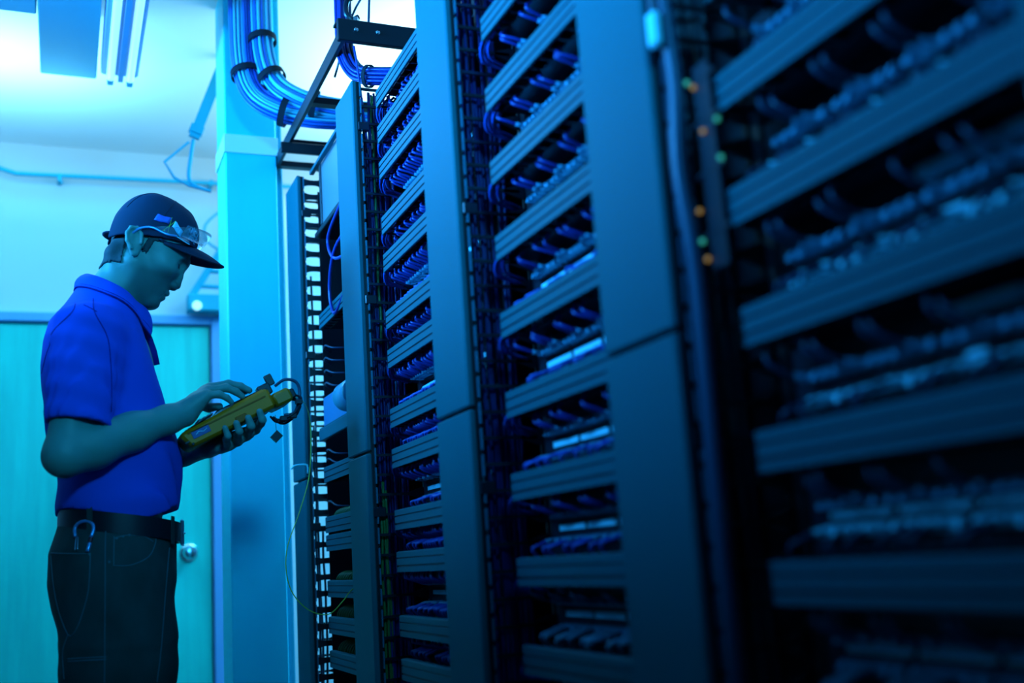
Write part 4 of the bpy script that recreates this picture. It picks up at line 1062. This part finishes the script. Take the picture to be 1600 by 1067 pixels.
# ---------------------------------------------------------------- tester held in the hands
t = thing('cable_tester', 'yellow handheld cable tester held over the left hand', 'tester', tp(.12, TY, .025))
g = MB()
def slab(s0, s1, y0, y1, n0, n1, c, name, m, parent, taper=None):
    b = MB(); v_, f_ = bmesh_box(s0, y0, n0, s1, y1, n1, c)
    if taper: v_ = [taper(*p) for p in v_]
    b.add([tp(*p) for p in v_], f_); return b.build(name, m, parent, True)
HYW = .057
slab(.0, .213, TY-HYW, TY+HYW, .001, .050, .007, 'shell', 'tester', t, lambda s_, y, n_: (s_+(.008 if (n_ < .02 and s_ < .05) else 0), y, n_+(-.012*max(0, (.05-s_))/.05 if n_ > .03 else 0)))
slab(.213, .256, TY-HYW+.002, TY+HYW-.002, -.002, .030, .006, 'adapter', mat('yellow_green_adapter_shell', (.60, .17, .006), .4), t)
slab(.015, .20, TY-HYW-.0012, TY-HYW+.002, .030, .034, .001, 'side_groove', 'tester2', t)
slab(.118, .145, TY-HYW-.0025, TY-HYW+.002, .003, .019, .002, 'side_latch', 'tester2', t)
lb = slab(.022, .062, TY-HYW-.0012, TY-HYW+.001, .016, .033, .0005, 'side_label', 'testlabel', t)
b = MB(); b.tube([tp(.030, TY-HYW-.0014, .023), tp(.038, TY-HYW-.0014, .0265), tp(.048, TY-HYW-.0014, .0225), tp(.056, TY-HYW-.0014, .026)], .0009, 5).build('label_mark', 'pale', lb, True)
slab(.002, .012, TY-HYW-.001, TY-HYW+.002, .014, .018, .0005, 'slot', 'black', t)
MB().lathe([(.003, 0), (.003, .001), (.0015, .0015)], tp(.016, TY-HYW, .008), (0, -1, 0), 12).build('screw', 'black', t)
slab(.095, .195, TY-.042, TY+.042, .0495, .0515, .001, 'screen', 'screen', t)
slab(.015, .085, TY-.042, TY+.042, .0480, .0505, .001, 'keypad', 'plastic', t, lambda s_, y, n_: (s_, y, n_-.012*max(0, (.05-s_))/.05))
for i in range(4):
    for j in range(3):
        slab(.052+j*.011, .059+j*.011, TY-.034+i*.018, TY-.022+i*.018, .050, .0525, .001, 'key', 'pale', t)
slab(.196, .226, TY-.035, TY-.010, .034, .060, .003, 'connector', 'plastic', t); slab(.200, .212, TY-.052, TY-.035, .036, .050, .002, 'connector', 'plastic', t)
slab(.222, .240, TY-.030, TY-.022, .050, .076, .002, 'connector', 'plastic', t)
slab(.256, .268, TY-.040, TY+.040, .002, .024, .003, 'end_bumper', 'plastic', t)
# dark test leads hanging off the end
dk = 'black'
loops = [[tp(.235, TY-.03, .045), tp(.262, TY-.035, .048), tp(.282, TY-.035, .030), tp(.274, TY-.035, .0), tp(.245, TY-.045, -.028), tp(.220, TY-.045, -.024)],
         [tp(.262, TY-.03, .012), tp(.272, TY-.045, -.008), tp(.240, TY-.055, -.030), tp(.205, TY-.050, -.028), tp(.196, TY-.045, -.016)],
         [tp(.262, TY-.02, .008), tp(.262, TY-.045, -.022), tp(.225, TY-.050, -.036), tp(.200, TY-.04, -.030), tp(.195, TY-.03, -.012)],
         [tp(.255, TY-.01, .006), tp(.268, TY-.03, -.012), tp(.248, TY-.04, -.034), tp(.215, TY-.03, -.040), tp(.198, TY-.03, -.022)]]
for i, P in enumerate(loops):
    o = MB().tube(bez(P, 26), .0026 if i else .0036, 7).build('test_lead', 'darkcab' if i == 0 else 'black', None, 2)
    o['label'] = ['stiff dark blue lead looping round the end of the yellow tester', 'black test lead coiled under the end of the yellow tester', 'black test lead coiled under the end of the yellow tester', 'black test lead coiled under the end of the yellow tester'][i]
    o['category'] = 'cable'
    if i: o['group'] = 'black test leads under the tester'
for i, (s_, n_) in enumerate(((.262, -.012), (.236, -.034), (.214, -.030))):
    q_ = tp(s_, TY-.05, n_); o = MB().box((q_[0]-.008, q_[1]-.006, q_[2]-.006), (q_[0]+.008, q_[1]+.006, q_[2]+.006), c=.002).build('lead_plug', 'plastic', None)
    o['label'] = 'small black plug among the leads under the tester'; o['category'] = 'plug'; o['group'] = 'black plugs under the tester'
q_ = at(432, 682, TY-.05)
tg_ = thing('dangling_cap', 'small black square cap dangling on a thread below the tester', 'cap', q_)
MB().obox(q_, V((.0075, 0, .0075)), V((0, .004, 0)), V((-.0065, 0, .0065))).build('tag', 'plastic', tg_)
MB().tube([q_+V((0, 0, .010)), at(430, 648, TY-.05)], .0006, 5).build('thread', 'black', tg_)
# yellow fibre from the tester to the far rack
FP = [at(445, 628, TY), at(462, 621, 2.5), at(477, 632, 2.72), at(484, 655, 2.86), at(486, 690, 2.88), at(483, 745, 2.86), at(468, 800, 2.78), at(448, 860, 2.68), at(452, 915, 2.62), at(478, 950, 2.58), at(512, 960, 2.56), at(535, 940, 2.55), at(549, 922, 2.60), V((.69, 2.62, H-.05))]
o = MB().tube(bez(FP, 90), .0013, 6).build('fibre_cable', 'yellowcab', None, 2); o['label'] = 'thin yellow cable looping from the tester down into the farthest rack'; o['category'] = 'cable'
# small white clip on the far post
q_ = at(470, 729, 2.97)
o = MB().tube(bez([at(455, 733, 2.97), at(460, 728, 2.97), at(470, 726, 2.97), at(480, 727, 2.97), at(481, 740, 2.97)], 14), .0028, 7).build('cable_clip', 'plugw', None, 2); o['label'] = 'small white hook clip on the farthest cable manager post'; o['category'] = 'clip'

# ---------------------------------------------------------------- safety glasses on the cap
t = thing('safety_glasses', 'clear wraparound safety glasses pushed up on the cap', 'glasses', hw(.09, -.05, .06))
def gp(u, v, side=-1):    # a point just outside the crown seen at this pixel
    p = at(u, v, PYC-.11); o_ = V((0, 0, H)); d = (p-o_).normalized(); c0 = V(hw(*CC)); best = None
    for i in range(400):
        q_ = o_+d*(2.0+i*.002); r_ = (np.array(q_)-np.array(hw(0, 0, 0)))@RH
        f = ((abs(r_[0]-CC[0])/CRX[0])**2.35+(abs(r_[1])/CRX[1])**2.35+(abs(r_[2]-CC[2])/CRX[2])**2.35)**(1/2.35)
        if f < 1.045: return q_
        if best is None or f < best[0]: best = (f, q_)
    return best[1]
arm = [gp(u, v) for u, v in ((199, 367), (207, 364), (216, 358), (228, 355), (240, 356), (252, 362), (264, 367), (276, 369))]
MB().tube(bez(arm, 30), .0024, 7, flat=1.3).build('temple', 'anod', t, 2)
up_ = [gp(u, v) for u, v in ((240, 356), (252, 353.5), (262, 354), (275, 355), (288, 355), (298, 358))]; lo_ = [gp(u, v) for u, v in ((242, 357.5), (254, 362.5), (264, 367), (276, 370), (287, 377), (296, 382))]
b = MB(); vs = []; up2, lo2 = bez(up_, 20), bez(lo_, 20); m_ = min(len(up2), len(lo2))
for i in range(m_):
    for j in range(4): vs.append(up2[i].lerp(lo2[i], j/3))
b.add(vs, [(i*4+j, i*4+j+1, i*4+j+5, i*4+j+4) for i in range(m_-1) for j in range(3)]); o = b.build('side_shield', 'lens', t, 2); md = o.modifiers.new('s', 'SOLIDIFY'); md.thickness = .0012
MB().tube(lo2, .0013, 6).build('shield_edge', 'pale', t, True)
b = MB(); vs = []; nn = 24
for i in range(nn+1):
    a = math.radians(-62+124*i/nn)
    for j in range(6):
        f = j/5; hgt = .038*(1-.25*abs(math.sin(a))**3)*(1-.35*math.exp(-(a/.16)**2)*(1-f))
        x = CC[0]+(CRX[0]+.008+.004*f)*math.cos(a)**.9 if math.cos(a) > 0 else CC[0]; y = (CRX[1]+.007)*math.sin(a); vs.append(hw(x, y, .0815+hgt*(f-.0)-.030*abs(math.sin(a))**2))
b.add(vs, [(i*6+j, (i+1)*6+j, (i+1)*6+j+1, i*6+j+1) for i in range(nn) for j in range(5)]); o = b.build('lens', 'lens', t, 2); md = o.modifiers.new('s', 'SOLIDIFY'); md.thickness = .0016
far = [(p.x, 2*PYC-p.y, p.z) for p in bez(arm, 30)]
MB().tube(far, .0024, 7, flat=1.3).build('temple', 'anod', t, 2)

# ---------------------------------------------------------------- carabiner on the back pocket
t = thing('carabiner', 'blue metal carabiner hooked on the rear trouser pocket', 'carabiner', at(130, 840, 2.30))
P = drape(tt_, [(118, 838), (117, 826), (121, 818), (129, 814), (138, 814), (145, 819), (146, 828), (142, 840)], 2.31, .006, 24)
MB().tube(P, .0034, 8).build('hook', 'anod', t, 2)
P = drape(tt_, [(142, 840), (140.5, 848)], 2.31, .006, 4); MB().tube(P, .0040, 8).build('band', 'redtape', t, 2)
P = drape(tt_, [(140.5, 848), (136.5, 862)], 2.31, .006, 6); MB().tube(P, .0038, 8).build('sleeve', 'anod', t, 2)
P = drape(tt_, [(119, 838), (117, 860)], 2.31, .005, 6); MB().tube(P, .0011, 6).build('wire_gate', 'steel', t, 2)
P = drape(tt_, [(122, 838), (121, 860)], 2.31, .005, 6); MB().tube(P, .0011, 6).build('wire_gate', 'steel', t, 2)
